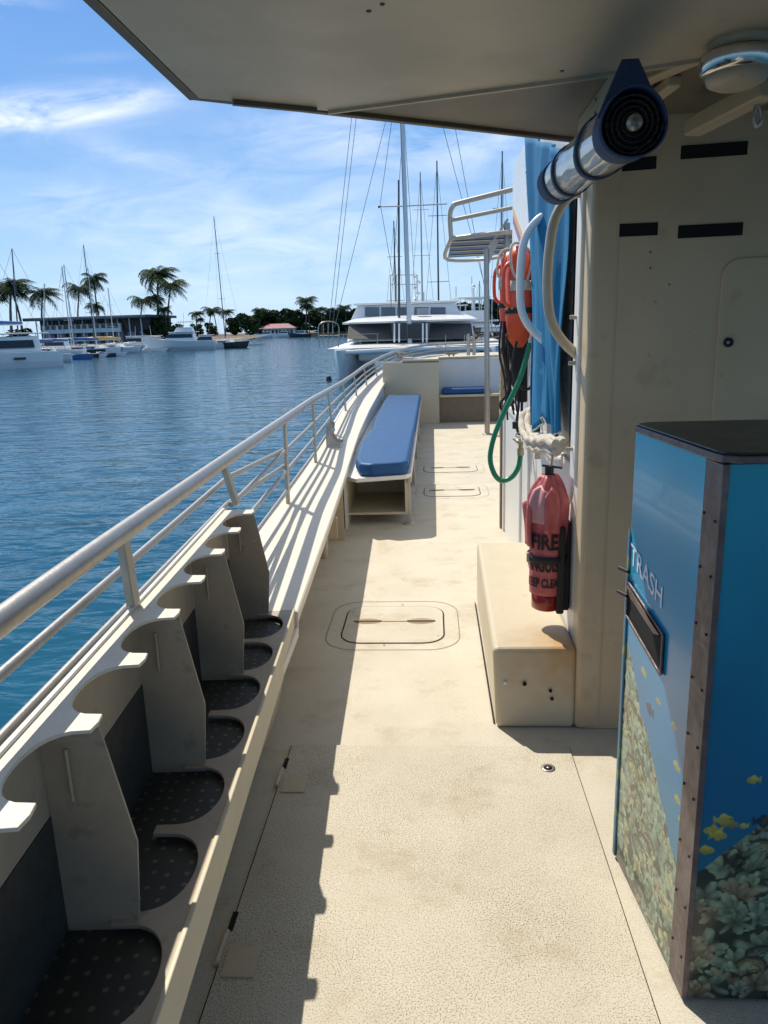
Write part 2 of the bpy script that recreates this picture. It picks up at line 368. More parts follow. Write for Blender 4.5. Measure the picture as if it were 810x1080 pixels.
def text_mesh(body, size, name, m_, fn, parent, width=None, label=None):
    cu = bpy.data.curves.new(name, 'FONT'); cu.body = body; cu.size = size; cu.align_x = 'CENTER'; cu.align_y = 'CENTER'; cu.offset = size*(.035 if m_ == 'ink' else .012)
    tmp = bpy.data.objects.new('tmp', cu); COL.objects.link(tmp); bpy.context.view_layer.update()
    me = bpy.data.meshes.new_from_object(tmp.evaluated_get(bpy.context.evaluated_depsgraph_get()))
    bpy.data.objects.remove(tmp)
    xs = [v.co.x for v in me.vertices]; w = max(xs)-min(xs); k = (width/w) if width else 1.
    bm = bmesh.new(); bm.from_mesh(me); bmesh.ops.triangulate(bm, faces=bm.faces)
    for _ in range(2):
        bmesh.ops.subdivide_edges(bm, edges=[e for e in bm.edges if e.calc_length() > size*.12], cuts=1)
        bmesh.ops.triangulate(bm, faces=bm.faces)
    bm.to_mesh(me); bm.free()
    for v in me.vertices: v.co = fn(v.co.x*k, v.co.y)
    me.materials.clear(); me.materials.append(M[m_]); me.name = name
    o = bpy.data.objects.new(name, me); COL.objects.link(o); o.parent = parent
    if parent is not None and parent.get('_world'): o.matrix_parent_inverse = chain(parent).inverted()
    if label: o['label'] = label
    return o
def smooth_path(pts, k=6):
    P = [Vector(p) for p in pts]; out = []
    for i in range(len(P)-1):
        p0 = P[max(i-1, 0)]; p1 = P[i]; p2 = P[i+1]; p3 = P[min(i+2, len(P)-1)]
        for j in range(k):
            t = j/k; out.append(.5*((2*p1)+(p2-p0)*t+(2*p0-5*p1+4*p2-p3)*t*t+(3*p1-p0-3*p2+p3)*t**3))
    out.append(P[-1]); return out
ip = lambda x, xs, ys: float(np.interp(x, xs, ys))

# ------------------------------------------------------------------ water, far shore
WZ = -.85
o = MB().add([(-4000, -300, WZ), (4000, -300, WZ), (4000, 6000, WZ), (-4000, 6000, WZ)], [(0, 1, 2, 3)]).build('water', 'water', fixn=False); tag(o, kind='structure')
def shore(name, xs, y0, y1, z, m_):
    # low bank: an uneven front edge that slopes out of the water
    b = MB(); n = 90; vs = []; rnd = random.Random(3)
    for i in range(n+1):
        x = xs[0]+(xs[1]-xs[0])*i/n; dy = rnd.uniform(-1, 1)*2.2
        for (yy_, zz_) in ((y0+dy-1.5, WZ-.5), (y0+dy, WZ+rnd.uniform(.3, .9)), (y0+dy+2.5, z+rnd.uniform(-.2, .4)), (y0+12, z), (y1, z+1)):
            vs.append((x, yy_, zz_))
    fs = [(i*5+j, (i+1)*5+j, (i+1)*5+j+1, i*5+j+1) for i in range(n) for j in range(4)]
    o = b.add(vs, fs).build(name, m_); tag(o, kind='structure'); return o
shore('shore_bank', (-330, -37), 134, 175, WZ+.9, 'rock')
shore('far_shore', (-420, 260), 345, 420, WZ+1.3, 'rock')

# ------------------------------------------------------------------ trees
def palm_proto(name, label, seed, H=11., lean=1.2, wind=.9, nf=26, fl=4.3):
    rnd = random.Random(seed); t = thing(name, label, 'palm tree', world=False)
    pts = [(lean*(k/8)**1.8, .15*math.sin(k), H*k/8) for k in range(9)]
    MB().tube(pts, [.26-.014*k for k in range(9)], 8).build('trunk', 'trunk', t)
    c = MB(); top = Vector(pts[-1])
    for i in range(nf):
        az = 2*math.pi*i/nf+rnd.uniform(-.25, .25); el0 = rnd.uniform(-.35, 1.15); ln = fl*rnd.uniform(.8, 1.1)
        dirh = Vector((math.cos(az), math.sin(az), 0)); P = []; p = top.copy(); e = el0
        for s_ in range(9):
            P.append(p.copy()); d = dirh*math.cos(e)+Vector((0, 0, math.sin(e)))+Vector((wind*.4*s_/8, 0, 0)); p = p+d.normalized()*ln/8; e -= rnd.uniform(.16, .27)
        for s_ in range(1, 9):
            a = P[s_-1]; b = P[s_]; d = (b-a).normalized(); side = d.cross(Vector((0, 0, 1)))
            side = side.normalized() if side.length > .01 else Vector((1, 0, 0))
            wl = ln*.34*math.sin(math.pi*(.18+.78*s_/8))+.08
            for sg in (-1, 1):
                for q in range(3):
                    b0 = a.lerp(b, q/3); b1 = a.lerp(b, (q+.85)/3)
                    tip = (b0+b1)/2+side*sg*wl*rnd.uniform(.8, 1.1)+d*wl*.55+Vector((wind*.15, 0, -wl*rnd.uniform(.35, .75)))
                    c.add([b0, b1, tip], [(0, 1, 2)])
        c.tube(P, [.035-.003*k for k in range(9)], 3, caps=False)
    for k in range(6):
        c.blob((top.x+rnd.uniform(-.3, .3), top.y+rnd.uniform(-.3, .3), top.z-.3), .17, .17, .2, 6, 4)
    c.build('crown', 'frond', t, fixn=False); return t
def tree_proto(name, label, seed, H=9., W_=5., leaf=.6, n=2300, m_='leafA'):
    rnd = random.Random(seed); t = thing(name, label, 'tree', world=False)
    b = MB(); b.tube([(0, 0, 0), (.1, 0, H*.25), (.0, .1, H*.5)], [.3, .22, .15], 7); cl = []
    for k in range(18):
        a = rnd.uniform(0, 6.28); r = W_*rnd.uniform(.1, .85); z = H*rnd.uniform(.14, .86)*(1-.18*(r/W_)**2)
        cl.append((Vector((r*math.cos(a), r*math.sin(a), z)), W_*rnd.uniform(.20, .40)))
        b.tube([(0, 0, H*.35), (r*.5*math.cos(a), r*.5*math.sin(a), z*.75), tuple(cl[-1][0])], [.12, .08, .03], 5, caps=False)
    b.build('trunk', 'trunk', t)
    c = MB()
    for i in range(n):
        cc, rr = cl[rnd.randrange(len(cl))]
        d = Vector((rnd.gauss(0, 1), rnd.gauss(0, 1), rnd.gauss(0, 1))).normalized()*rr*rnd.uniform(.55, 1.08); d.z *= .75
        p = cc+d; x, y = frame(Vector((rnd.gauss(0, 1), rnd.gauss(0, 1), rnd.gauss(0, 1)))); s_ = leaf*rnd.uniform(.5, 1.1)
        c.add([p+x*s_, p+y*s_*.6, p-x*s_, p-y*s_*.6], [(0, 1, 2, 3)])
    c.build('crown', m_, t, fixn=False); return t
protos = {}
def proto(kind):
    if kind not in protos:
        if kind == 'p1': protos[kind] = palm_proto('palm_tree', 'x', 1, wind=1.1, lean=.9)
        if kind == 'p2': protos[kind] = palm_proto('palm_tree', 'x', 2, lean=-.9, wind=.9, nf=28, fl=3.9)
        if kind == 'p3': protos[kind] = palm_proto('palm_tree', 'x', 5, lean=1.6, wind=1.4, nf=23, fl=4.6)
        if kind == 't1': protos[kind] = tree_proto('broadleaf_tree', 'x', 4)
        if kind == 't2': protos[kind] = tree_proto('broadleaf_tree', 'x', 9, W_=6.2, m_='leafB')
        if kind == 't3': protos[kind] = tree_proto('broadleaf_tree', 'x', 12, W_=4.0, n=1200)
        if kind == 'b1': protos[kind] = tree_proto('shrub', 'x', 14, H=4.2, W_=2.6, leaf=.3, n=1300)
        return protos[kind], True
    return protos[kind], False
def plant(kind, px, ytop, Y, label, group, rz=0., wide=1.):
    base_z = WZ+.9; top = at(px, ytop, Y); pr, first = proto(kind)
    natural = {'p1': 13., 'p2': 12.8, 'p3': 13.2, 't1': 8.6, 't2': 8.6, 't3': 8.6, 'b1': 4.1}[kind]
    k = (top.z-base_z)/natural; o = pr if first else copy_thing(pr)
    o.location = (top.x, Y, base_z); o.rotation_euler = (0, 0, rz); o.scale = (k*wide, k*wide, k); tag(o, label, 'palm tree' if kind[0] == 'p' else ('shrub' if kind == 'b1' else 'tree'), group)
    return o
g = 'palm trees on the near shore'
plant('p1', 3, 291, 134, 'leftmost bushy palm tree cut by the photo edge, behind the white catamaran', g, .4, 1.15)
plant('p2', 17, 297, 138, 'palm tree in the left pair whose crown overlaps the edge palm', g, 1., 1.1)
plant('p1', 38, 301, 137, 'windswept palm standing just left of the flat-roofed clubhouse', g, .1, 1.1)
plant('p3', 75, 293, 150, 'palm rising behind the left half of the clubhouse roof', g, .2, .8)
plant('p2', 99, 284, 152, 'tallest palm above the middle of the clubhouse roof', g, -.5, .7)
plant('p2', 100, 317, 146, 'short palm crown just above the clubhouse roof, under the tall one', g, 2., .9)
plant('p3', 143, 308, 137, 'palm bending over the right end of the clubhouse roof', g, .1, .95)
plant('p1', 160, 278, 139, 'tallest palm in the cluster right of the clubhouse', g, .6, .95)
plant('p3', 171, 289, 137, 'palm in the clubhouse cluster with fronds blown far to the right', g, 0., .9)
plant('p2', 166, 308, 141, 'middle palm in the cluster, lower than its two neighbours', g, 1.3, .8)
plant('p1', 173, 321, 135, 'lowest palm at the right foot of the clubhouse cluster', g, 2.2, .9)
for (px, yt, w, lb) in ((158, 340, 1.2, 'dark shrub at the right end wall of the clubhouse'), (172, 333, 1.1, 'tall dark shrub beneath the palm cluster'), (180, 343, 1.0, 'shrub behind the white cabin cruiser'), (20, 346, 1.5, 'wide shrub behind the left catamaran')):
    plant('b1', px, yt, 136, lb, 'shrubs on the near shore', px, w)
g = 'trees on the far shore'
far = [('t1', 206, 341, 'low round tree at the left end of the far tree line'), ('t3', 222, 337, 'small tree behind the tall bare mast'), ('t1', 247, 334, 'tree between the tall mast and the pink pavilion'),
       ('t2', 262, 328, 'broad tree above the left end of the pink pavilion'), ('t1', 276, 326, 'dense tree straight above the pink pavilion'), ('t2', 291, 323, 'highest broad tree over the pink pavilion'),
       ('t1', 308, 326, 'tree at the right end of the pink pavilion roof'), ('t3', 323, 327, 'narrow tree right of the pink pavilion'), ('t2', 336, 325, 'broad tree just left of the big catamaran bow'),
       ('t1', 352, 324, 'tree seen above the bow rail of the big catamaran'), ('t2', 367, 323, 'tree touching the left edge of the big catamaran cabin'), ('t1', 385, 322, 'tree top just over the big catamaran wheelhouse roof'), ('t2', 404, 322, 'tree hidden behind the big catamaran mast'),
       ('t1', 486, 318, 'tree right behind the radar mast'), ('t2', 507, 313, 'tree top left of the canopy pole'), ('t1', 524, 316, 'tree top right of the canopy pole')]
for i, (k, px, yt, lb) in enumerate(far): plant(k, px, yt, 352+(i % 3)*9, lb, g, i*1.3, 1.1)
g = 'palms on the far shore'
farp = [('p1', 205, 327, 'leftmost small palm of the far shore'), ('p3', 218, 321, 'tall thin palm left of the bare mast on the far shore'), ('p2', 227, 324, 'thin palm touching the bare mast on the far shore'), ('p1', 236, 325, 'thin far palm just right of the bare mast'),
        ('p2', 212, 334, 'low palm of the left group on the far shore'), ('p3', 271, 322, 'palm sticking out above the trees left of the pavilion'), ('p1', 321, 311, 'tallest palm of the far tree line, right of the pavilion'), ('p2', 325, 319, 'palm just below the tallest one on the far shore'),
        ('p3', 338, 321, 'far palm between the tallest palm and the catamaran'), ('p2', 350, 325, 'low far palm near the catamaran bow rail'), ('p1', 364, 320, 'far palm next to the big catamaran wheelhouse'), ('p3', 312, 324, 'small far palm left of the tallest one')]
for i, (k, px, yt, lb) in enumerate(farp): plant(k, px, yt, 346+(i % 4)*3, lb, g, .2*i, 1.15)

# ------------------------------------------------------------------ buildings on shore
t = thing('clubhouse', 'long two storey harbour clubhouse with dark flat roof among palms', 'building', (at(97, 350, 134).x, 136, WZ+.9))
xa, xb = at(30, 340, 132).x, at(165, 340, 132).x; zr = at(97, 335.5, 132).z
MB().box(xa-.5, xb-1, 131, 146, zr-.15, zr+.30).box(xa-.2, xb-1.4, 130.6, 131, zr-.25, zr+.1).build('roof', 'roofblue', t, .04)
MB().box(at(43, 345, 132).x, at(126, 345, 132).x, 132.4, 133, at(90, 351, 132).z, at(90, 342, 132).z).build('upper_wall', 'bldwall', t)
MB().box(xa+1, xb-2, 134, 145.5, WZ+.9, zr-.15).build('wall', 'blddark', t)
for i in range(10):
    x = xa+1+(xb-xa-4)*i/9; MB().box(x-.07, x+.07, 132.6, 132.8, WZ+.9, zr-.15).build('post', 'bldwall', t)
for i in range(12):
    x = at(44, 345, 132).x+.4+(at(126, 345, 132).x-at(44, 345, 132).x-1.6)*i/11
    w = MB().box(x, x+.75, 132.33, 132.42, at(90, 341, 132).z-.9, at(90, 341, 132).z-.2).build('window', 'glass', t)
for i in range(9):
    x = xa+2+(xb-xa-6)*i/8; MB().box(x, x+1.3, 133.9, 134.0, WZ+1.0, WZ+3.2).build('doorway', 'winglass', t)
t = thing('pavilion', 'low pink-roofed pavilion at the waterline of the far shore', 'building', (at(292, 352, 342).x, 344, WZ+1))
x0, x1 = at(276, 350, 342).x, at(310, 350, 342).x; z0 = WZ+1.; 
MB().hexa([(x0-1, 341, z0+3), (x1+1, 341, z0+3), (x1+1, 350, z0+3), (x0-1, 350, z0+3), (x0+3, 344.5, z0+5.), (x1-3, 344.5, z0+5.), (x1-3, 346, z0+5.), (x0+3, 346, z0+5.)]).build('roof', 'pinkroof', t)
MB().box(x0, x1, 343.5, 349, z0, z0+3).build('wall', 'bldwall', t)
for i in range(8):
    x = x0+.8+(x1-x0-2.6)*i/7; MB().box(x, x+1.0, 343.3, 343.5, z0+.4, z0+2.3).build('opening', 'blddark', t)

# ------------------------------------------------------------------ boats
def hull(b, L_, B_, H_, dr=.35, bow=.8, n=14, x0=0., sheer=.25):
    """hull along +x from stern to bow, built round x0 laterally in y"""
    vs = []; fs = []; sec = 6
    for i in range(n+1):
        u = i/n; w = B_/2*(min(1., .72+.5*u) if u < .5 else math.cos((u-.5)/.5*math.pi/2*.98)**.75)
        top = H_+sheer*H_*max(0, u-.35)**1.5*2; xx = -L_/2+L_*u
        for j in range(sec+1):
            q = -1+2*j/sec; a = abs(q)
            z = -dr+(top+dr)*(a**1.6) if a < 1 else top
            rake = bow*(1 if u > .9 else 0)*((z+dr)/(top+dr))
            vs.append((xx+rake*(u-.9)*10 if u > .9 else xx, x0+w*math.copysign(min(1, a**.6), q) if q else x0, z))
    for i in range(n):
        for j in range(sec): k = i*(sec+1)+j; fs.append((k, k+1, k+sec+2, k+sec+1))
    fs.append(tuple(range(sec, -1, -1)))
    b.add(vs, fs, False)
    dk = [v for i in range(n+1) for v in (vs[i*(sec+1)], vs[i*(sec+1)+sec])]
    dk = [(v[0], v[1], v[2]-.03) for v in dk]
    b.add(dk, [(2*i, 2*i+1, 2*i+3, 2*i+2) for i in range(n)]); return b
def cabin_shape(x0, x1, w0, w1, z0, z1, rf=.5, rb=.2, tw=.82, y=0.):
    return [(x0, y-w0/2, z0), (x1, y-w1/2, z0), (x1, y+w1/2, z0), (x0, y+w0/2, z0), (x0+rb, y-w0/2*tw, z1), (x1-rf, y-w1/2*tw, z1), (x1-rf, y+w1/2*tw, z1), (x0+rb, y+w0/2*tw, z1)]
def rig(t, h, x=0., y=0., r=.09, L_=9., B_=2.8, m_='mast', spread=2, boom=True, lean=0., deck=.9, cover=None):
    top = Vector((x-lean*h, y, h)); ms = MB().tube([(x, y, deck), tuple(top)], [r, r*.6], 8).build('mast', m_, t)
    for k in range(spread):
        q = (k+1)/(spread+.8); c = Vector((x, y, deck)).lerp(top, q); w = B_*.32*(1-.3*q)
        MB().tube([c+Vector((0, -w, 0)), c+Vector((0, w, 0))], r*.28, 5).build('spreader', m_, ms)
    if boom: MB().tube([(x, y, deck+1.2), (x-L_*.38, y, deck+1.2)], r*.8, 6).build('boom', m_, t)
    if cover: MB().tube([(x-.1, y, deck+1.42), (x-L_*.2, y, deck+1.4), (x-L_*.38, y, deck+1.35)], [.24, .2, .1], 7).build('sail_cover', cover, t)
    for (a, b_) in ((top, (L_*.47, y, deck)), (top, (-L_*.47, y, deck)), (top*.98, (x-.2, y-B_*.45, deck-.1)), (top*.98, (x-.2, y+B_*.45, deck-.1))):
        MB().tube([a, b_], .014, 4, caps=False).build('stay', 'wire', t)
def railing(t, pts, h=.55, r=.018):
    MB().tube([(p[0], p[1], p[2]+h) for p in pts], r, 5).build('guard_rail', 'mast', t)
    for p in pts[::1]: MB().tube([p, (p[0], p[1], p[2]+h)], r, 5).build('stanchion', 'mast', t)
def sailboat(name, px, Y, label, L_=9., H_=14., heading=0., hm='gel', m_='mast', cover='boatblue', lean=0., spread=2, group='moored sailboats', hh=.9):
    t = thing(name, label, 'sailboat', (at(px, 370, Y).x, Y, WZ), heading, group, world=False)
    B_ = L_*.31; hull(MB(), L_, B_, hh).build('hull', hm, t)
    c = MB().hexa(cabin_shape(-L_*.12, L_*.24, B_*.62, B_*.45, hh-.04, hh+.48)).build('cabin', 'gel', t, .04)
    MB().box(-L_*.06, L_*.12, -B_*.303, B_*.303, hh+.16, hh+.32).build('cabin_window', 'glass', t)
    rig(t, H_, L_*.06, 0, .085, L_, B_, m_, spread, True, lean, hh, cover)
    railing(t, [(-L_*.48, -B_*.35, hh), (-L_*.2, -B_*.48, hh), (L_*.1, -B_*.47, hh+.05), (L_*.34, -B_*.25, hh+.12), (L_*.47, 0, hh+.22)])
    return t
def power(name, px, Y, label, L_=8., heading=0., fly=False, hm='gel', group='moored motor boats'):
    t = thing(name, label, 'motor boat', (at(px, 370, Y).x, Y, WZ), heading, group, world=False)
    B_ = L_*.33; hh = L_*.12+.2; hull(MB(), L_, B_, hh, sheer=.5).build('hull', hm, t)
    MB().hexa(cabin_shape(-L_*.22, L_*.26, B_*.8, B_*.6, hh-.05, hh+1.35, rf=L_*.12)).build('cabin', 'gel', t, .05)
    MB().hexa(cabin_shape(-L_*.19, L_*.235, B_*.78, B_*.60, hh+.55, hh+1.1, rf=L_*.055, rb=.05, tw=.93)).build('window_band', 'glass', t)
    MB().box(-L_*.26, L_*.16, -B_*.42, B_*.42, hh+1.35, hh+1.45).build('cabin_roof', 'gel', t, .03)
    if fly:
        MB().hexa(cabin_shape(-L_*.2, L_*.08, B_*.6, B_*.5, hh+1.45, hh+2.1, rf=.4)).build('flybridge', 'gel', t, .05)
        MB().box(-L_*.2, L_*.02, -B_*.36, B_*.36, hh+2.9, hh+2.97).build('canopy', 'gel', t)
        for sx_ in (-L_*.18, 0.):
            for sy in (-B_*.3, B_*.3): MB().tube([(sx_, sy, hh+2.0), (sx_, sy, hh+2.92)], .03, 5).build('canopy_post', 'mast', t)
    MB().tube([(-L_*.05, 0, hh+1.4), (-L_*.07, 0, hh+(4.3 if fly else 3.))], .03, 5).build('antenna', 'mast', t)
    railing(t, [(L_*.05, -B_*.45, hh+.05), (L_*.25, -B_*.4, hh+.15), (L_*.45, -B_*.08, hh+.4)], .5)
    return t
# left, near edge: white cruising catamaran
def cruiser_cat(px, Y, heading):
    t = thing('cruising_catamaran', 'white cruising catamaran with a dark window band, cut by the left photo edge', 'catamaran', (at(px, 380, Y).x, Y, WZ), heading, world=False)
    for sy in (-2.6, 2.6): hull(MB(), 11.5, 1.5, 1.35, x0=sy, bow=.2).build('hull', 'gel', t)
    MB().box(-4.6, 2.6, -2.6, 2.6, .75, 1.4).build('bridge_deck', 'gel', t, .06)
    MB().hexa(cabin_shape(-4.2, 2.9, 5.2, 4.2, 1.4, 2.75, rf=1.5, rb=.1, tw=.86)).build('cabin', 'gel', t, .12)
    MB().hexa(cabin_shape(-3.6, 2.72, 5.22, 4.35, 1.75, 2.42, rf=.75, rb=.05, tw=.93)).build('window_band', 'glass', t)
    for sy in (-1, 1):
        for i in range(3): MB().box(-2.6+i*2.2, -1.6+i*2.2, sy*3.345-.02, sy*3.345+.02, .75, .95).build('hull_window', 'glass', t)
    MB().box(-5.0, 1.2, -2.3, 2.3, 2.95, 3.05).build('bimini', 'gel', t, .03)
    for sx_ in (-4.8, -2.): 
        for sy in (-2.1, 2.1): MB().tube([(sx_, sy, 2.6), (sx_, sy, 2.95)], .03, 5).build('bimini_post', 'mast', t)
    rig(t, 15.5, .8, 0, .11, 11, 6, 'mast', 2, True, 0., 2.6, 'boatblue')
    railing(t, [(-5.4, -3.2, 1.35), (-2, -3.3, 1.35), (1, -3.3, 1.4), (3.5, -3.0, 1.5), (5.4, -2.6, 1.7)], .6)
    return t
cruiser_cat(-14, 66, R(-140))
sailboat('sailboat', -4, 84, 'sailboat behind the left catamaran with a bare mast at the very left edge', 10, 15.5, R(-20), lean=.02)
sailboat('sailboat', 26, 78, 'sailboat with a dark backward-leaning mast behind the left catamaran', 9, 11.5, R(-160), m_='mastdark', lean=.06)
sailboat('sailboat', 50, 92, 'small sailboat with a short leaning mast, right beside the left catamaran', 8, 9., R(-165), lean=.13, cover='boatblue')
sailboat('sailboat', 74, 104, 'blue-hulled sailboat with its mast before the left palm of the clubhouse', 8.5, 12., R(-30), hm='boatblue', cover='boatblue')
sailboat('sailboat', 83, 100, 'sailboat with a blue sail cover in front of the clubhouse', 8.5, 11.8, R(-150), hm='boatdark')
sailboat('sailboat', 98, 103, 'sailboat with the tallest mast in front of the clubhouse', 10, 14.5, R(-25), m_='mastdark', cover='yellow')
sailboat('sailboat', 107, 108, 'sailboat with a yellow sail cover by the clubhouse', 9, 12.0, R(-150), cover='yellow')
sailboat('sailboat', 118, 112, 'long low white sailboat tied up before the clubhouse', 9.5, 9.5, R(-15), cover='boatblue')
sailboat('sailboat', 236, 128, 'dark-hulled sailboat with the tall solitary bare mast', 9.5, 21., R(-25), hm='boatdark', m_='mastdark', cover=None, lean=.02, spread=2)
power('motor_boat', 142, 122, 'low white open motor boat right of the clubhouse', 7, R(-165))
power('motor_boat', 163, 121, 'small white motor boat beneath the palm cluster', 7, R(-20))
power('cabin_cruiser', 192, 119, 'white cabin cruiser with flybridge beside the palm cluster', 10.5, R(-172), fly=True)
power('motor_boat', 217, 126, 'small white motor boat between cruiser and dark sailboat', 6, R(-160))
power('motor_boat', 60, 96, 'small white motor boat with its bow to the left catamaran', 7, R(-175))
def dinghy(px, Y, label, m_, rz):
    t = thing('outrigger_canoe', label, 'canoe', (at(px, 380, Y).x, Y, WZ), rz, 'canoes afloat by the clubhouse', world=False)
    hull(MB(), 7.5, .8, .45, .2).build('hull', m_, t); hull(MB(), 5, .35, .35, .15, x0=-2.2).build('outrigger_float', 'gel', t)
    for x in (-1.4, 1.2): MB().tube([(x, 0, .5), (x, -1.2, .65), (x, -2.2, .33)], .05, 5).build('cross_arm', 'mast', t)
dinghy(66, 90, 'dark canoe left of the blue-hulled sailboat', 'boatdark', R(-20)); dinghy(90, 94, 'dark canoe before the middle of the clubhouse', 'boatdark', R(-160)); dinghy(72, 88, 'blue canoe nearest to the left catamaran', 'boatblue', R(-25))
dinghy(105, 97, 'white canoe before the yellow sail cover', 'gel', R(-15)); dinghy(152, 118, 'white canoe beneath the right palms', 'gel', R(-10))
for (px, lb) in ((282, 'small white boat left of the pavilion'), (300, 'small white boat before the pavilion'), (318, 'dark little boat right of the pavilion')):
    power('motor_boat', px, 325, lb, 9, R(-170), hm='boatdark' if px == 318 else 'gel')

# the big catamaran ahead, bows towards us
def big_cat():
    CX = -.70; Y0 = 38.
    t = thing('sailing_catamaran', 'large pale grey sailing catamaran with dark windscreens, bows facing us', 'catamaran', (CX, 44, WZ))
    for sg, nm in ((-1, ''), (1, '')):
        b = MB(); vs = []; fs = []; n = 12
        for i in range(n+1):
            u = i/n; y = Y0+15*u; w = .10+.85*min(1, (u*2.6))**.75; cx = CX+sg*3.95
            deckz = .62-.05*u
            for (q, z) in ((-1, deckz), (-1.0, deckz-.5), (-.72, WZ+.1), (-.45, WZ-.4), (.45, WZ-.4), (.72, WZ+.1), (1., deckz-.5), (1, deckz)):
                rake = .42*(deckz-z)*(1 if u < .05 else 0)
                vs.append((cx+q*w, y+rake, z))
        for i in range(n):
            for j in range(7): k = i*8+j; fs.append((k, k+1, k+9, k+8))
            fs.append((i*8+7, i*8, (i+1)*8, (i+1)*8+7))
        fs.append(tuple(range(7, -1, -1))); b.add(vs, fs, False).build('hull', 'gel', t, .02)
    MB().tube([(CX-3.9, Y0+.9, .46), (CX, Y0+.9, .55), (CX+3.9, Y0+.9, .46)], .13, 10).build('crossbeam', 'gel', t)
    MB().box(CX-3.2, CX+3.2, Y0+2.4, Y0+14, -.05, .48).build('bridge_deck', 'gel', t, .1)
    # pale foredeck with crowned edge
    P = [(CX-4.7, Y0+1.4, .60), (CX+4.7, Y0+1.4, .60), (CX+4.8, Y0+14, .70), (CX-4.8, Y0+14, .70)]
    def dome(nm, x0, x1, y0, y1, z0, h, bulge, edge=.1):
        def fn(u, v):
            q = 2*u-1; yf = y0+bulge*q*q; e = max(0, 1-abs(q)**5)**.5; hh = h*(min(1, v*2.2)**.6)*e
            return ((x0+x1)/2+(x1-x0)/2*q, yf+(y1-yf)*v, z0+edge+hh)
        b = MB().grid(fn, 28, 14)
        b.grid(lambda u, v: (fn(u, 0)[0], fn(u, 0)[1]+.05*(1-v), z0+edge*v), 28, 1)
        for uu in (0, 1): b.grid(lambda u, v: (fn(uu, u)[0], fn(uu, u)[1], z0+(fn(uu, u)[2]-z0)*v), 14, 1)
        return b.build(nm, 'gel', t)
    dome('foredeck', CX-4.75, CX+4.75, Y0+1.5, Y0+14, .60, .30, -.2, .06)
    # saloon
    zb, zt = at(430, 357, Y0+3.5).z, at(430, 340, Y0+4.6).z
    xl, xr = at(366, 345, Y0+4).x, at(500, 345, Y0+4).x
    sal = MB().hexa([(xl, Y0+3.4, zb-.1), (xr, Y0+3.4, zb-.1), (xr, Y0+12, zb-.1), (xl, Y0+12, zb-.1), (xl+.25, Y0+4.5, zt), (xr-.1, Y0+4.5, zt), (xr-.3, Y0+12, zt), (xl+.3, Y0+12, zt)]).build('saloon', 'gel', t, .1)
    for (a, b_) in ((366, 414), (452, 499)):
        p0, p1 = at(a, 357.5, Y0+3.22), at(b_, 357.5, Y0+3.22); q0, q1 = at(a+2, 341, Y0+4.15), at(b_-2, 341, Y0+4.15)
        MB().hexa([p0, p1, p1+Vector((0, .08, 0)), p0+Vector((0, .08, 0)), q0, q1, q1+Vector((0, .08, 0)), q0+Vector((0, .08, 0))]).build('windscreen_cover', 'screen', t)
    MB().box(at(415, 350, Y0+3.3).x, at(451, 350, Y0+3.3).x, Y0+3.0, Y0+3.4, zb, zt-.1).build('centre_door', 'glass', t)
    for px in (416, 421, 446, 450):
        MB().tube([at(px, 361, Y0+2.6), at(px, 341, Y0+2.6)], .05, 6).build('door_frame', 'gel', t)
    zl = at(430, 338, Y0+4).z
    dome('coachroof', xl-.28, xr+.28, Y0+3.35, Y0+13, zl-.10, .40, .9, .09)
    # wheelhouse
    Y1 = Y0+6.5; wl, wr = at(375, 330, Y1).x, at(482, 330, Y1).x; z0, z1 = at(430, 336, Y1).z, at(430, 320.5, Y1).z
    wh = MB().hexa([(wl-.3, Y1, z0), (wr+.3, Y1, z0), (wr+.3, Y1+4, z0), (wl-.3, Y1+4, z0), (wl+.1, Y1+.25, z1), (wr-.1, Y1+.25, z1), (wr-.1, Y1+4, z1), (wl+.1, Y1+4, z1)]).build('wheelhouse', 'gel', t, .06)
    MB().box(wl-.1, wr+.1, Y1+.0, Y1+4.4, z1, z1+.13).build('wheelhouse_roof', 'gel', t, .05)
    for (a, b_) in ((385, 400), (402, 417), (419, 429), (437, 452), (454, 470)):
        p0, p1 = at(a, 333.5, Y1-.02), at(b_, 333.5, Y1-.02); q0, q1 = at(a, 324, Y1+.15), at(b_, 324, Y1+.15)
        MB().hexa([p0, p1, p1+Vector((0, .1, 0)), p0+Vector((0, .1, 0)), q0, q1, q1+Vector((0, .1, 0)), q0+Vector((0, .1, 0))]).build('window', 'winglass', t)
    # mast with spreaders, boom crutch and radar frame
    mb, mt = at(432, 352, Y0+3.2), at(424, 128, Y0+3.2); d = (mt-mb).normalized(); top = mb+d*25
    ms = MB().tube([mb-d*.6, top], [.13, .10], 12).build('mast', 'gel', t)
    for k, (q, w) in enumerate(((6.4, 1.35), (13, 1.1), (19, .8))):
        c = mb+d*q; MB().tube([c+Vector((-w, .2, .05)), c, c+Vector((w*1.6, .2, .05))], .035, 6).build('spreader', 'mast', ms)
        MB().blob(tuple(c+Vector((-w, .2, .05))), .07, .07, .07, 6, 4).build('spreader_light', 'mastdark', ms)
    m2 = at(421, 345, Y0+4.5); MB().tube([m2, at(420.5, 190, Y0+4.5)], [.07, .05], 8).build('furled_jib', 'mastdark', t)
    ends = [(at(346, 352, Y0+.5), top), (at(350, 352, Y0+.5), top-d*1.5), (at(353, 345, Y0+2), mb+d*13), (at(520, 352, Y0+.5), top), (at(524, 350, Y0+2), mb+d*18), (at(430, 362, Y0+.9), top-d*.4), (at(440, 340, Y0+8), mb+d*14), (at(411, 345, Y0+7), mb+d*9.8), (at(401, 215, Y0+3.2), mb+d*13), (at(401, 215, Y0+3.2), at(416, 300, Y0+4))]
    for a, b_ in ends: MB().tube([a, b_], .013, 4, caps=False).build('stay', 'wire', t)
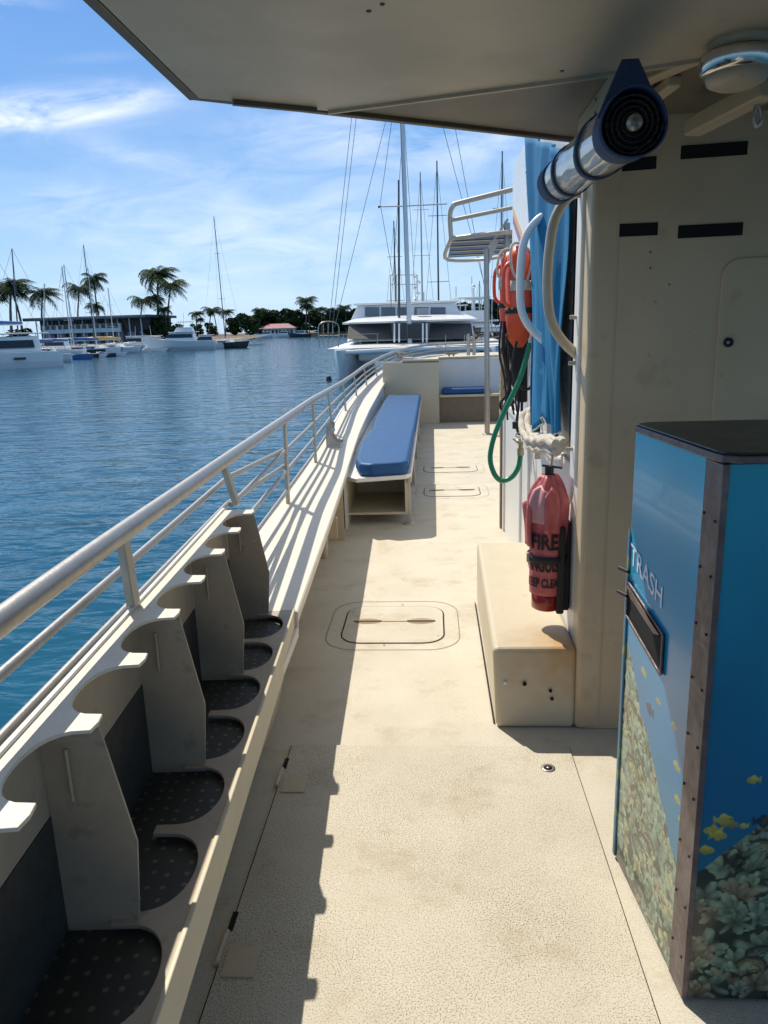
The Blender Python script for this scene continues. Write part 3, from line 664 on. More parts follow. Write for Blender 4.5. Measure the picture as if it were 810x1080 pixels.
    # radar arch: small cage over the wheelhouse roof
    fr = thing  # noqa
    for (a, b_) in (((412, 320), (412, 290)), ((440, 320), (440, 290)), ((412, 290), (440, 290)), ((412, 300), (440, 300)), ((418, 320), (418, 290)), ((447, 322), (447, 308))):
        MB().tube([at(*a, Y1+2), at(*b_, Y1+2)], .03, 5).build('arch_bar', 'steel', t)
    for k in range(5):
        p = at(438+3*(k % 2), 292+6*k, Y1+2); MB().blob(tuple(p), .16, .16, .12, 8, 5).build('antenna_dome', 'gel', t)
    # bow pulpit basket
    pc = [at(337, 366, Y0+.2), at(337, 342, Y0+.2), at(356, 342, Y0+.6), at(357, 366, Y0+.6)]
    MB().tube(smooth_path(pc, 5), .03, 6).build('pulpit', 'steel', t)
    for (a, b_) in (((341, 366), (341, 342)), ((346, 366), (346, 341)), ((351, 366), (351, 342)), ((337, 354), (357, 354))):
        MB().tube([at(*a, Y0+.4), at(*b_, Y0+.4)], .022, 5).build('pulpit_bar', 'steel', t)
    for px in (362, 380, 398, 470, 490, 508):
        MB().tube([at(px, 363, Y0+1.6), at(px, 353, Y0+1.6)], .018, 5).build('stanchion', 'steel', t)
    MB().tube([at(356, 353, Y0+1.6), at(400, 352, Y0+1.6)], .015, 5).build('lifeline', 'wire', t)
    # hanging fender at the bow
    p = at(347, 403, Y0-.1); MB().lathe([(.02, .34), (.13, .24), (.15, 0), (.13, -.24), (.03, -.32)], p, 12).build('fender', 'black', t)
    MB().box(at(440, 333, Y0+5).x, at(452, 333, Y0+5).x, Y0+4.7, Y0+5.2, zl+.3, zl+.62).build('roof_hatch', 'boatgrey', t, .03)
    MB().tube([at(452, 366, Y0+2), at(500, 360, Y0+2.2), at(540, 352, Y0+2.6)], .02, 5).build('mooring_line', 'wire', t)
big_cat()
# other masts and boats moored beyond it, each with its own hull
def masted(px, ytop, Y, label, m_, spread=2, lean=0.):
    t = thing('sailboat', label, 'sailboat', (at(px, 350, Y).x, Y, WZ), R(90), 'sailboats moored beyond the big catamaran', world=False)
    H_ = at(px, ytop, Y).z-WZ; L_ = 10.; B_ = 3.
    hull(MB(), L_, B_, 1.0).build('hull', 'gel', t); MB().hexa(cabin_shape(-1.6, 2.6, 1.9, 1.4, .95, 1.5)).build('cabin', 'gel', t, .05)
    MB().box(-1, 1.6, -.93, .93, 1.12, 1.3).build('cabin_window', 'glass', t)
    rig(t, H_, .5, 0, .085, L_, B_, m_, spread, True, lean, 1., 'boatblue'); return t
masted(463, 168, 62, 'sailboat whose dark mast stands midway between catamaran mast and canopy', 'mastdark', 2)
masted(446, 180, 70, 'sailboat with the grey mast just right of the catamaran mast', 'mast', 3)
masted(529, 158, 66, 'sailboat whose mast rises right of the canopy', 'mastdark', 2)
masted(506, 296, 80, 'sailboat with the short mast left of the canopy pole', 'mast', 1)
masted(418, 232, 75, 'sailboat with the mast seen left of the catamaran mast', 'mastdark', 2)
def radar_boat():
    t = power('fishing_boat', 500, 52, 'white fishing boat with a radar mast, right of the big catamaran', 9.5, R(-80), True)
    t['category'] = 'fishing boat'
    z = 3.6
    MB().tube([(-.2, 0, z-.6), (-.2, 0, z+1.3)], [.16, .07], 8).build('radar_mast', 'gel', t)
    MB().box(-.3, -.1, -.6, .6, z+.5, z+.62).build('radar_bar', 'gel', t, .03)
    MB().blob((-.2, 0, z+1.4), .16, .16, .14, 8, 6).build('radar_dome', 'gel', t)
radar_boat()
power('motor_boat', 518, 48, 'small white motor boat seen behind the canopy pole', 6.5, R(-100))
power('motor_boat', 481, 58, 'small white motor boat peeking out right of the catamaran wheelhouse', 7, R(-95), True)

# ================================================================== OUR BOAT
CY = [-3, 2.90, 2.92, 4.65, 6, 7.7, 9.3, 10.8, 12.3, 14, 15.5, 17, 18.5, 19.5, 20.2]
CZ = [.40, .40, .46, .48, .51, .54, .62, .66, .70, .75, .78, .82, .87, .9, .92]
CO = [-1.02, -1.02, -1.02, -1.02, -1.04, -1.09, -1.13, -1.14, -1.12, -1.06, -.98, -.84, -.5, 0., 1.2]      # outer edge of the gunwale
CIN = [-.45, -.575, -.575, -.64, -.695, -.77, -.785, -.79, -.80, -.78, -.72, -.6, -.28, .2, 1.3]          # inner edge
capz = lambda y: ip(y, CY, CZ); capo = lambda y: ip(y, CY, CO); capi = lambda y: ip(y, CY, CIN)
RX = lambda y: ip(y, [-3, 1.3, 3, 4.9, 6.2, 7.7, 9.3, 10.8, 12.3, 13.9, 15.4, 17, 18.5, 19.5, 20.1], [-.56, -.795, -.868, -.965, -.99, -1.07, -1.1, -1.115, -1.10, -1.05, -.97, -.84, -.5, 0, 1.2])
RZ = lambda y: ip(y, [-3, 1.3, 3, 4.9, 6.2, 7.7, 9.3, 10.8, 12.3, 13.9, 15.4, 17, 18.5, 19.5, 20.1], [1.11, 1.105, 1.085, 1.045, 1.045, .995, .975, .975, 1.01, 1.035, 1.065, 1.09, 1.14, 1.17, 1.18])

# deck sheet
o = MB().add([(-.80, -3, 0), (3.4, -3, 0), (3.4, 13.4, 0), (-.95, 13.4, 0)], [(0, 1, 2, 3)]).build('deck', 'deck', fixn=False); tag(o, kind='structure')
# hull side, bulwark wall and gunwale cap
t = thing('bulwark', 'cream bulwark with a wide gunwale cap along the port side of the deck', 'bulwark', (-.9, 5, 0))
ys = [-3, -1, 1, 2.9, 2.92, 3.6, 4.3, 5, 5.7, 6.4, 7.1, 7.8, 8.6, 9.4, 10.2, 11, 11.8, 12.6, 13.5, 14.4, 15.3, 16.2, 17, 17.7, 18.3, 18.8, 19.2, 19.5, 19.8, 20.1]
vs = []; fs = []
for y in ys:
    zo, xo, xi = capz(y), capo(y), capi(y)
    vs += [(xo, y, zo+.012), (xi-.006, y, zo), (xi, y, zo-.006), (xi, y, zo-.045), (xi-.03, y, zo-.045), (xo+.03, y, zo-.03)]
for i in range(len(ys)-1):
    for j in range(6): fs.append((i*6+j, (i+1)*6+j, (i+1)*6+(j+1) % 6, i*6+(j+1) % 6))
fs += [tuple(range(5, -1, -1)), tuple(range((len(ys)-1)*6, len(ys)*6))]
MB().add(vs, fs).build('gunwale_cap', 'gunwale', t)
vs = []; fs = []
for y in ys: xo = capo(y); vs += [(xo-.012, y, capz(y)+.02), (xo-.03, y, capz(y)-.06), (xo+.03+.25*max(0, (y-12)/8), y, WZ-.3), (xo+.08+.25*max(0, (y-12)/8), y, WZ-.3), (xo+.02, y, capz(y)-.06), (xo+.006, y, capz(y)+.02)]
for i in range(len(ys)-1):
    for j in range(6): fs.append((i*6+j, (i+1)*6+j, (i+1)*6+(j+1) % 6, i*6+(j+1) % 6))
MB().add(vs, fs).build('hull_side', 'white', t)
# inner wall (near stretch comes down to the deck close in, then it stands further out under the cap)
IW = [(-3, -.42, -.66), (1, -.51, -.66), (2.9, -.595, -.69), (3.7, -.66, -.77)]
vs = []; fs = []
for (y, xt, xb) in IW: z = capz(y)-.046; vs += [(xt-.02, y, z), (xb, y, .0), (xb-.03, y, .0), (xt-.05, y, z)]
for i in range(3):
    for j in range(4): fs.append((i*4+j, (i+1)*4+j, (i+1)*4+(j+1) % 4, i*4+(j+1) % 4))
fs += [(12, 13, 14, 15), (3, 2, 1, 0)]
MB().add(vs, fs).build('inner_wall', 'cream_old', t)
b = MB(); yy2 = [3.6, 4.5, 5.4, 5.9]
for a, c in zip(yy2[:-1], yy2[1:]):
    xa, xb = capo(a)+.1, capo(c)+.1; b.hexa([(xa, a, 0), (xb, c, 0), (xb-.02, c, 0), (xa-.02, a, 0), (xa, a, capz(a)-.03), (xb, c, capz(c)-.03), (xb-.02, c, capz(c)-.03), (xa-.02, a, capz(a)-.03)])
b.build('outer_plating', 'cream_old', t)
b = MB(); yy2 = [5.95, 6.8, 7.7, 8.5, 9.3, 10.2, 11, 12, 12.74]
for a, c in zip(yy2[:-1], yy2[1:]):
    xa, xb = capi(a)-.02, capi(c)-.02; b.hexa([(xa, a, 0), (xb, c, 0), (xb-.02, c, 0), (xa-.02, a, 0), (xa, a, capz(a)-.044), (xb, c, capz(c)-.044), (xb-.02, c, capz(c)-.044), (xa-.02, a, capz(a)-.044)])
b.build('seat_back_panel', 'white', t)
for (y, x, w) in ((5.16, -.80, .035), (4.0, -.80, .03)): MB().tube([(x, y, 0), (x, y, capz(y)-.03)], w, 10).build('support_post', 'painted_tube', t)
MB().box(-.80, -.70, 5.60, 5.615, 0, .44).build('bracket', 'cream_old', t)
MB().box(-.80, -.62, 4.6, 4.615, .30, .44).build('bracket', 'cream_old', t)

# handrail
t = thing('handrail', 'curved tubular metal handrail on posts along the port gunwale', 'railing', (-.9, 5, .5))
yr = [-3, -1, 0, .8, 1.6, 2.4, 3.2, 4, 4.9, 5.6, 6.2, 7, 7.7, 8.5, 9.3, 10, 10.8, 11.5, 12.3, 13.1, 13.9, 14.7, 15.4, 16.2, 17, 17.8, 18.5, 19, 19.5, 19.85, 20.1]
P = smooth_path([(RX(y), y, RZ(y)) for y in yr]+[(2.4, 20.3, 1.19), (4.2, 20.2, 1.19)], 3)
MB().tube(P, .0265, 16).build('top_rail', 'steel', t)
def bar(f0, r, y0, y1, nm='lower_rail'):
    pts = []
    for y in [y for y in yr if y0 <= y <= y1]:
        base = (.90 if False else capz(y)); z = base+(RZ(y)-base)*f0; pts.append((RX(y)+(capo(y)+.05-RX(y))*(1-f0)*.7, y, z))
    MB().tube(smooth_path(pts, 3), r, 10).build(nm, 'steel', t)
bar(.64, .0125, 3.2, 20.2); bar(.40, .0125, 3.2, 20.2); bar(.17, .012, 3.2, 7.7)
for (z0, z1, dx) in ((.93, .98, -.02), (.80, .86, -.03)):
    MB().tube([(-.64+dx, -3, z0+.03), (-.85+dx, 1.3, z0+.02), (-.89+dx, 3.2, z1), (RX(4.9)+dx, 4.9, z1-.14 if z0 > .9 else z1-.13)], .0125, 10).build('lower_rail', 'steel', t)
def post(y, xb, zb, w=.05):
    a = Vector((xb, y, zb)); b_ = Vector((RX(y), y+.02, RZ(y)-.01))
    p = MB().beam(a, b_, .022, w, up=(0, 1, 0)).build('rail_post', 'painted_tube', t, .006); return p
for y in (.35, 1.83, 2.99): post(y, -.80-.015*(y-1.8), .905)
for y in (4.80, 6.19, 7.7, 9.27, 10.8, 12.3, 13.9, 15.4, 17, 18.5): post(y, capo(y)+.055, capz(y)+.005, .05)
for (x, y) in ((.35, 19.72), (1.4, 20.12), (2.6, 20.3)): MB().beam((x, y, .93), (x, y, 1.17), .022, .05, up=(0, 1, 0)).build('rail_post', 'painted_tube', t, .005)

# tank rack on the gunwale
RK = thing('tank_rack', 'scalloped cream dive tank rack with tall dividers along the near gunwale', 'tank rack', (-.68, 2.0, 0), math.atan(.055), world=False)
sp = .277; tabs = [-1.043+sp*k for k in range(-6, 8)]; ymin, ymax = tabs[0]-.06, tabs[-1]+.035
poly = [(-.125, ymax), (-.125, ymin)]; tw = .030
pts = []
for i, ty in enumerate(tabs):
    pts += [(0.0, ty-tw), (0.004, ty), (0.0, ty+tw)] if i else [(0, ymin), (0, ty+tw)]
    if i < len(tabs)-1:
        c = ty+sp/2; hw = sp/2-tw
        pts += [(-.088*math.sin(math.pi*k/14)**.62, c-hw*math.cos(math.pi*k/14)) for k in range(1, 14)]
pts += [(0, ymax)]
b = MB().prism([(x, y, .892) for (x, y) in poly+pts], (0, 0, .008)); b.build('top_plate', 'gunwale', RK, .0015)
MB().box(-.134, -.122, ymin, ymax+.01, .872, .908).build('edge_strip', 'white', RK, .002)
pts = [(.137, ymin), (.137, ymax)]; q = [(-.04, ymax)]
sc = []
for i, ty in enumerate(reversed(tabs)):
    if i == 0: sc += [(-.01, ty+.03)]
    sc += [(-.02, ty+.016), (-.02, ty-.016)] if i else [(-.01, ty-.016)]
    if i < len(tabs)-1:
        c = ty-sp/2; hw = sp/2-.016
        sc += [(.004+.108*math.sin(math.pi*k/18)**.72, c+hw*math.cos(math.pi*k/18)) for k in range(1, 18)]
MB().prism([(x, y, .452) for (x, y) in pts+q+sc+[(-.04, ymin)]], (0, 0, .010)).build('shelf', 'rackpaint', RK, .0015)
MB().box(.130, .142, ymin, ymax, .350, .466).build('lip', 'cream', RK, .003)
MB().box(-.118, .128, ymin, ymax-.01, .425, .436).build('perforated_mat', 'perf', RK)
MB().box(-.124, -.114, ymin, ymax, .70, .892).build('back_plate', 'rackpaint', RK, .001)
MB().box(-.121, -.112, ymin, ymax, .436, .70).build('mesh_back', 'meshback', RK)
for k in range(-5, 8, 2):
    y = -1.043+sp*k; prof = [(-.112, .437), (.034, .437), (.036, .47), (.050, .64), (.004, .892), (-.112, .892)]
    MB().prism([(x, y-.003, z) for (x, z) in prof], (0, .006, 0)).build('divider', 'rackpaint', RK, .001)
    MB().tube([(-.06, y-.012, .85), (-.06, y-.012, .74)], .004, 6).build('divider_pin', 'rackpaint', RK)


# near deck hatch
t = thing('deck_hatch', 'large rectangular cream hatch lid with grit, nearest on the deck', 'hatch', (-.03, 1, 0))
x0, x1, y1 = -.575, .508, 2.637
MB().add([(x0-.005, -2.5, .002), (x1+.004, -2.5, .002), (x1+.004, y1+.005, .002), (x0-.005, y1+.005, .002)], [(0, 1, 2, 3)]).build('seam', 'blackgap', t, fixn=False)
MB().prism([(x0, -2.49, .001), (x1, -2.49, .001), (x1, y1, .001), (x0, y1, .001)], (0, 0, .0065)).build('lid', 'deckgrit', t)
for y in (2.38, 1.60):
    h = MB().box(-.562, -.475, y-.06, y+.035, .0077, .0135).build('hinge_plate', 'cream_old', t, .002)
    MB().tube([(-.583, y-.02, .008), (-.583, y+.09, .008)], .0085, 8).build('hinge_barrel', 'cream_old', h)
    MB().box(-.584, -.568, y+.09, y+.16, .0078, .009).build('worn_gap', 'blackgap', h)
c = (.406, 2.489); d = MB().lathe([(.026, .0077), (.026, .0095), (.018, .0098)], (c[0], c[1], 0), 20).build('drain', 'steel', t)
MB().lathe([(.016, .0099), (.016, .0104)], (c[0], c[1], 0), 16).build('drain_hole', 'blackgap', d)
MB().lathe([(.006, .0105), (.005, .0115)], (c[0], c[1], 0), 10).build('drain_screw', 'steel', d)

# oval access hatches
def rrect(cx, cy, w, h, r, z, n=7):
    P = []
    for (sx_, sy, a0) in ((1, 1, 0), (-1, 1, 90), (-1, -1, 180), (1, -1, 270)):
        for k in range(n): a = R(a0+90*k/(n-1)); P.append((cx+sx_*(w/2-r)+r*math.cos(a), cy+sy*(h/2-r)+r*math.sin(a), z))
    return P
def ringmesh(cx, cy, w, h, r, th, z):
    A_ = rrect(cx, cy, w, h, r, z); B_ = rrect(cx, cy, w-2*th, h-2*th, max(.01, r-th), z); n = len(A_)
    return MB().add(A_+B_, [(i, (i+1) % n, n+(i+1) % n, n+i) for i in range(n)])
def access(cx, cy, w, h, label):
    t = thing('access_hatch', label, 'hatch', (cx, cy, 0), group='flush access hatches along the deck')
    ringmesh(cx, cy, w, h, .17, .004, .0015).build('outer_seam', 'brown', t)
    ringmesh(cx, cy, w-.16, h-.16, .12, .007, .002).build('lid_seam', 'blackgap', t)
    MB().prism(rrect(cx, cy, w-.176, h-.176, .11, .0005), (0, 0, .0035)).build('lid', 'deck', t)
    yc = cy+.03
    for sx_ in (-1, 1):
        x = cx+sx_*.15; P = [(x+.078*math.cos(2*math.pi*k/20), yc+.040*math.sin(2*math.pi*k/20), .0045) for k in range(20)]
        MB().add(P, [tuple(range(20))]).build('grip_recess', 'brown', t)
        MB().beam((x-.08, yc, .009), (x+.08, yc, .009), .007, .006).build('grip_bar', 'cream_old', t)
    MB().beam((cx-.075, yc, .006), (cx+.075, yc, .006), .012, .004).build('latch_bar', 'cream_old', t)
    for k in range(6):
        a = 2*math.pi*k/6+.4; MB().lathe([(.005, .004), (.004, .0052)], (cx+(w/2-.04)*math.cos(a)*.95, cy+(h/2-.04)*math.sin(a)*.95, 0), 8).build('screw', 'brown', t)
access(-.232, 3.90, .72, .70, 'nearest of the three rounded flush hatches, beyond the big hatch lid')
access(.18, 7.36, .72, .66, 'middle rounded flush hatch, beside the near end of the blue bench')
access(.195, 8.60, .78, .66, 'farthest rounded flush hatch, beside the middle of the blue bench')

# step box and cabin
t = thing('step_box', 'cream step box with rust stains against the cabin side', 'step', (.4, 3.5, 0))
MB().hexa([(.240, 2.784, .0), (.558, 2.784, .0), (.558, 4.31, .0), (.250, 4.31, .0), (.225, 2.79, .35), (.558, 2.79, .35), (.558, 4.31, .35), (.252, 4.31, .35)]).build('box', 'step', t, .022, seg=4)
for (x, z, r, m_) in ((.275, .205, .008, 'inkw'), (.352, .200, .0085, 'blackgap'), (.455, .17, .007, 'blackgap'), (.462, .135, .007, 'blackgap')):
    MB().lathe([(r, 0), (r, .004)], (x, 2.781, z), 14, axis=(0, -1, 0)).build('screw_hole', m_, t)
MB().box(.232, .236, 2.82, 4.2, .0015, .012).build('side_seam', 'blackgap', t)

CB = thing('cabin', 'cream cabin with slotted front wall, dark slots and a raised round-cornered door', 'cabin', (1.5, 3, 0))
ZT = 2.5
fw = MB(); fw.box(.60, 2.6, 2.784, 2.83, 0, ZT); fw.build('front_wall', 'wallpaint', CB, .004)
MB().box(.555, .66, 2.778, 2.90, 0, ZT).build('corner_post', 'wallpaint', CB, .02, seg=3)
def slot(px0, py0, px1, py1, hgt, nm='vent_slot'):
    a = at(px0, py0, 2.781); b_ = at(px1, py1, 2.781)
    fr = MB().hexa([a, b_, b_+Vector((0, .004, 0)), a+Vector((0, .004, 0)), a+Vector((0, 0, hgt)), b_+Vector((0, 0, hgt)), b_+Vector((0, .004, hgt)), a+Vector((0, .004, hgt))]).build(nm, 'blackgap', CB)
slot(627, 251, 693.5, 248, .042); slot(715, 251.5, 783, 248, .042); slot(718, 168, 788, 163, .042); slot(652, 181, 692, 178, .040)
for (px, py) in ((686, 266), (686, 283), (706, 300), (640, 275)):
    MB().lathe([(.004, 0), (.003, .003)], at(px, py, 2.783), 8, axis=(0, -1, 0)).build('screw', 'brown', CB)
# raised door with rounded corners
xl = 1.005; P = [(xl, 0.1), (xl, 1.78)]; P = []
for k in range(7): a = R(180-90*k/6); P.append((xl+.06+.06*math.cos(a), 1.80-.06+.06*math.sin(a)))
P += [(1.9, 1.82), (1.9, .12), (xl, .12)]
dr = MB().prism([(x, 2.776, z) for x, z in P], (0, .012, 0)).build('door', 'wallpaint', CB, .008, seg=3)
kn = MB().lathe([(.017, 0), (.017, .006), (.012, .010)], at(768, 361, 2.776), 18, axis=(0, -1, 0)).build('knob', 'black', dr)
MB().lathe([(.006, 0), (.005, .003)], at(768, 361, 2.765), 12, axis=(0, -1, 0)).build('key_hole', 'steel', kn)
# side wall (faces the walkway): lower cream, upper white
MB().box(.56, .60, 2.90, 5.9, 0, 1.04).build('side_wall', 'white', CB, .004)
MB().box(.575, .60, 2.90, 5.6, 1.04, ZT+.15).build('upper_side_wall', 'gel', CB, .004)
MB().box(.569, .576, 3.02, 3.17, 1.08, 2.22).build('side_slot_window', 'glass', CB)
MB().box(.545, .575, 2.905, 3.0, 1.0, ZT).build('corner_trim', 'white', CB, .006)
MB().box(.548, .562, 3.25, 5.9, .98, 1.03).build('rubbing_strip', 'white', CB, .005)
for y, w in ((4.36, .03), (4.75, .025), (5.86, .04)): MB().box(.545, .562, y-w, y+w, .0, .98).build('pilaster', 'white', CB, .004)
MB().box(.53, .60, 5.90, 5.97, 0, 1.55).build('end_post', 'brown', CB, .004)
for dz, m_ in ((0, 'purple'), (.055, 'gold')):
    MB().prism([(.572, 4.35, 1.78+dz), (.572, 5.55, 2.28+dz), (.572, 5.55, 2.33+dz), (.572, 4.35, 1.83+dz)], (.002, 0, 0)).build('stripe', m_, CB)
MB().box(.5755, .60, 5.55, 5.62, 1.04, ZT+.12).build('edge_trim', 'white', CB, .005)
b = MB(); b.hexa([(.60, 2.9, .02), (3.3, 2.9, .02), (3.3, 5.55, .02), (.60, 5.55, .02), (.60, 2.9, ZT+.1), (3.3, 2.9, ZT+.1), (3.3, 5.55, ZT+.1), (.60, 5.55, ZT+.1)]).build('cabin_core', 'white', CB)
MB().box(.605, 3.3, 5.55, 6.6, 0, 1.0).build('forward_trunk', 'white', CB, .02)
# screws / brackets down the white corner trim
for z in (1.12, 1.45, 1.62): MB().tube([(.545, 2.95, z), (.52, 2.95, z)], .008, 8).build('stud', 'steel', CB)

# louvred locker beyond the cabin
t = thing('louvred_locker', 'cream locker with horizontal louvres beside the canopy pole', 'locker', (1.15, 10.6, 0))
MB().box(.98, 1.6, 10.3, 11.2, 0, .98).build('body', 'cream', t, .015)
for k in range(8): MB().box(.972, .985, 10.36, 11.1, .16+.095*k, .20+.095*k).build('louvre', 'cream_old', t, .003)
for k in range(8): MB().box(1.02, 1.5, 10.29, 10.302, .16+.095*k, .195+.095*k).build('louvre', 'cream_old', t, .003)

# forward bulkhead, alcove seat, raised foredeck
t = thing('forward_bulkhead', 'cream bulkhead closing the walkway below the raised foredeck', 'bulkhead', (0, 12.8, 0))
MB().box(-.83, .115, 12.76, 12.80, 0, 1.05).build('panel', 'cream', t, .008)
MB().box(.085, .115, 12.80, 13.35, 0, 1.05).build('alcove_side', 'cream', t)
MB().box(.115, 2.6, 13.35, 13.39, 0, 1.05).build('alcove_back', 'white', t)
MB().prism([(-.5, 12.74, 1.052), (.115, 12.74, 1.052), (.115, 13.33, 1.055), (2.9, 13.33, 1.06), (3.1, 17.3, .98), (2.4, 18.8, .93), (1.2, 19.0, .92), (.3, 18.4, .90), (-.25, 17.3, .87), (-.55, 15.5, .86), (-.62, 14, .92)], (0, 0, .035)).build('foredeck', 'cream', t, .01)
MB().box(-.5, 2.8, 13.42, 17.0, .60, .86).build('foredeck_core', 'cream', t)
MB().add([(capo(y)+.04, y, capz(y)-.06) for y in (12.8, 14, 15.5, 17, 18.5)]+[(1.2, 19.9, .84), (3.4, 19.9, .84), (3.4, 13.45, .66), (.1, 13.45, .66), (.1, 12.81, .66)], [tuple(range(10))]).build('side_deck', 'deck', t)
MB().box(-.48, .115, 12.752, 12.766, 1.030, 1.048).build('edge_shadow_strip', 'brown', t)  # solid brown strip stands in for the shadow under the foredeck edge
t = thing('alcove_seat', 'low bench seat with one blue cushion in the forward alcove', 'bench', (.6, 13, 0))
MB().box(.12, 1.3, 12.84, 13.34, .435, .475).build('seat', 'cream', t, .008)
MB().box(.12, 1.3, 12.90, 12.93, .0, .435).build('front_panel', 'brown', t)
o = MB().box(.17, .98, 12.88, 13.28, .478, .575).build('cushion', 'vinyl', t, .035, seg=3)
# foredeck gear
t = thing('mooring_bitt', 'metal mooring bitt on the foredeck near the canopy pole', 'mooring bitt', at(497, 372, 15.4))
for px in (494, 500): MB().tube([at(px, 378, 15.4), at(px, 352, 15.4)], .035, 10).build('bollard', 'steel', t)
MB().tube([at(492, 357, 15.4), at(506, 355, 15.4)], .025, 8).build('cross_bar', 'steel', t)
MB().tube(smooth_path([at(501, 358, 15.4), at(506, 353, 15.3), at(512, 352, 15.2)], 4), .02, 6).build('hook', 'black', t)
t = thing('anchor_winch', 'low metal anchor winch at the foredeck edge by the rail', 'winch', at(425, 376, 16))
MB().lathe([(.12, -.02), (.10, .03), (.06, .08), (.07, .16), (.12, .19)], at(422, 381, 16), 14).build('drum', 'steel', t)
MB().box(at(424, 381, 16).x, at(436, 381, 16).x, 15.8, 16.2, at(424, 382, 16).z, at(424, 377, 16).z).build('gearbox', 'steel', t, .02)
t = thing('foredeck_cleat', 'small dark cleat on the cream foredeck', 'cleat', at(476, 377, 14))
p = at(476, 376, 14.); MB().tube([p+Vector((-.13, 0, .07)), p+Vector((-.05, 0, .05)), p+Vector((.05, 0, .05)), p+Vector((.13, 0, .07))], .016, 8).tube([p+Vector((-.04, 0, -.03)), p+Vector((-.04, 0, .05))], .016, 8).tube([p+Vector((.04, 0, -.03)), p+Vector((.04, 0, .05))], .016, 8).build('horn', 'brown', t)
# roller chock on the gunwale
t = thing('rope_chock', 'bent metal rope chock bolted on the gunwale between two rail posts', 'chock', (-.95, 7.0, capz(7)))
zc = capz(7.0)
MB().box(-1.0, -.86, 6.9, 7.12, zc+.008, zc+.016).build('base_plate', 'white', t)
for y in (6.92, 7.09):
    MB().prism([(-1.0, y, zc+.016), (-.87, y, zc+.016), (-.85, y, zc+.05), (-.91, y, zc+.06), (-.945, y, zc+.11), (-.93, y, zc+.22), (-.98, y, zc+.24), (-1.0, y, zc+.13)], (0, .012, 0)).build('cheek', 'steel', t, .003)
MB().tube([(-.955, 6.93, zc+.15), (-.955, 7.09, zc+.15)], .025, 10).build('roller', 'steel', t)

# bench
t = thing('blue_bench', 'long bench with three blue vinyl cushions along the port bulwark', 'bench', (-.45, 9, 0))
def plate(ypts, z0, z1):
    L0 = [(x, y, z0) for x, y in ypts]; return MB().prism(L0, (0, 0, z1-z0))
MB().prism([(-.715, 5.98, .405), (-.62, 5.86, .405), (-.22, 5.98, .405), (-.182, 6.06, .405), (-.182, 12.55, .405), (-.80, 12.55, .405), (-.80, 9.2, .405), (-.775, 7.6, .405)], (0, 0, .036)).build('seat_board', 'white', t, .008)
MB().beam((-.20, 6.03, .385), (-.20, 12.5, .385), .03, .05).build('seat_rail', 'steel', t, .004)
eb = MB(); eb.box(-.735, -.715, 6.06, 6.9, .10, .405).box(-.24, -.22, 6.06, 6.9, .10, .405).box(-.735, -.22, 6.06, 6.9, .09, .11).box(-.715, -.24, 6.85, 6.87, .11, .405); eb.build('end_locker', 'cream', t, .004)
for y in (6.09, 7.7, 9.3, 10.9, 12.3):
    MB().box(-.235, -.195, y-.02, y+.02, 0, .40).build('leg', 'steel', t, .004)
    MB().lathe([(.05, .001), (.05, .006)], (-.215, y, 0), 12).build('foot_pad', 'cream_old', t)
def cushion(poly, z0, h):
    bm = MB().prism([(x, y, z0) for x, y in poly], (0, 0, h)); c = bm.build('cushion', 'vinyl', t, .028, seg=4)
    P = [(x, y, z0+h*.5) for x, y in poly]
    return c
for pl in ([(-.655, 6.22), (-.60, 5.95), (-.50, 5.90), (-.24, 5.97), (-.205, 6.03), (-.20, 8.06), (-.67, 8.06), (-.69, 7.1)], [(-.665, 8.085), (-.20, 8.085), (-.195, 11.08), (-.735, 11.08), (-.72, 9.4)], [(-.735, 11.105), (-.195, 11.105), (-.195, 12.5), (-.75, 12.5)]):
    c = cushion(pl, .443, .108 if pl[0][1] < 7 else .086)
    xs = [p[0] for p in pl]; ys_ = [p[1] for p in pl]
    MB().tube([(max(xs)-.001, min(ys_)+.12, .487), (max(xs)-.001, max(ys_)-.05, .487)], .004, 6).build('piping', 'vinyl', c)

# canopy frame on its pole
t = thing('canopy_frame', 'metal canopy frame with blue slats on a pole over the forward walkway', 'canopy', (.82, 11.365, 0))
MB().tube([(.82, 11.365, 0), (.80, 11.365, 2.66)], .040, 14).build('pole', 'steel', t)
MB().lathe([(.075, .0), (.075, .012), (.05, .014)], (.82, 11.365, 0), 16).build('base_plate', 'steel', t)
MB().tube([(1.09, 11.365, .9), (1.09, 11.365, 3.0)], .045, 12).build('rear_pole', 'steel', t)
z0 = 2.82
FR = [(.30, 11.35, z0), (1.30, 11.05, z0), (1.30, 14.6, z0), (.33, 14.9, z0)]
MB().tube(smooth_path(FR+[FR[0]], 5), .032, 10).build('edge_tube', 'painted_tube', t)
for k in range(4):
    y = 12.0+k*.75; MB().beam((.32, y, z0+.018), (1.30, y-.12, z0+.018), .11, .012).build('cross_slat', 'painted_tube', t, .005)
MB().prism([(.31, 11.4, z0+.03), (1.30, 11.15, z0+.03), (1.30, 14.55, z0+.03), (.33, 14.8, z0+.03)], (0, 0, .012)).build('shade_cloth', 'boatblue', t)
MB().tube(smooth_path([(.30, 11.35, z0), (.285, 11.3, 3.12), (.33, 11.25, 3.24), (.45, 11.22, 3.28), (1.30, 10.9, 3.40)], 5), .034, 10).build('hoop', 'painted_tube', t)
MB().tube([(.31, 11.3, 3.06), (1.30, 10.95, 3.17)], .028, 10).build('hoop_bar', 'painted_tube', t)
MB().beam((.80, 11.38, 2.62), (1.10, 11.36, 3.05), .035, .05, up=(0, 1, 0)).build('brace', 'painted_tube', t)
MB().prism([(.84, 11.36, 2.78), (.84, 11.36, 2.45), (.98, 11.36, 2.78)], (0, .012, 0)).build('gusset', 'steel', t)

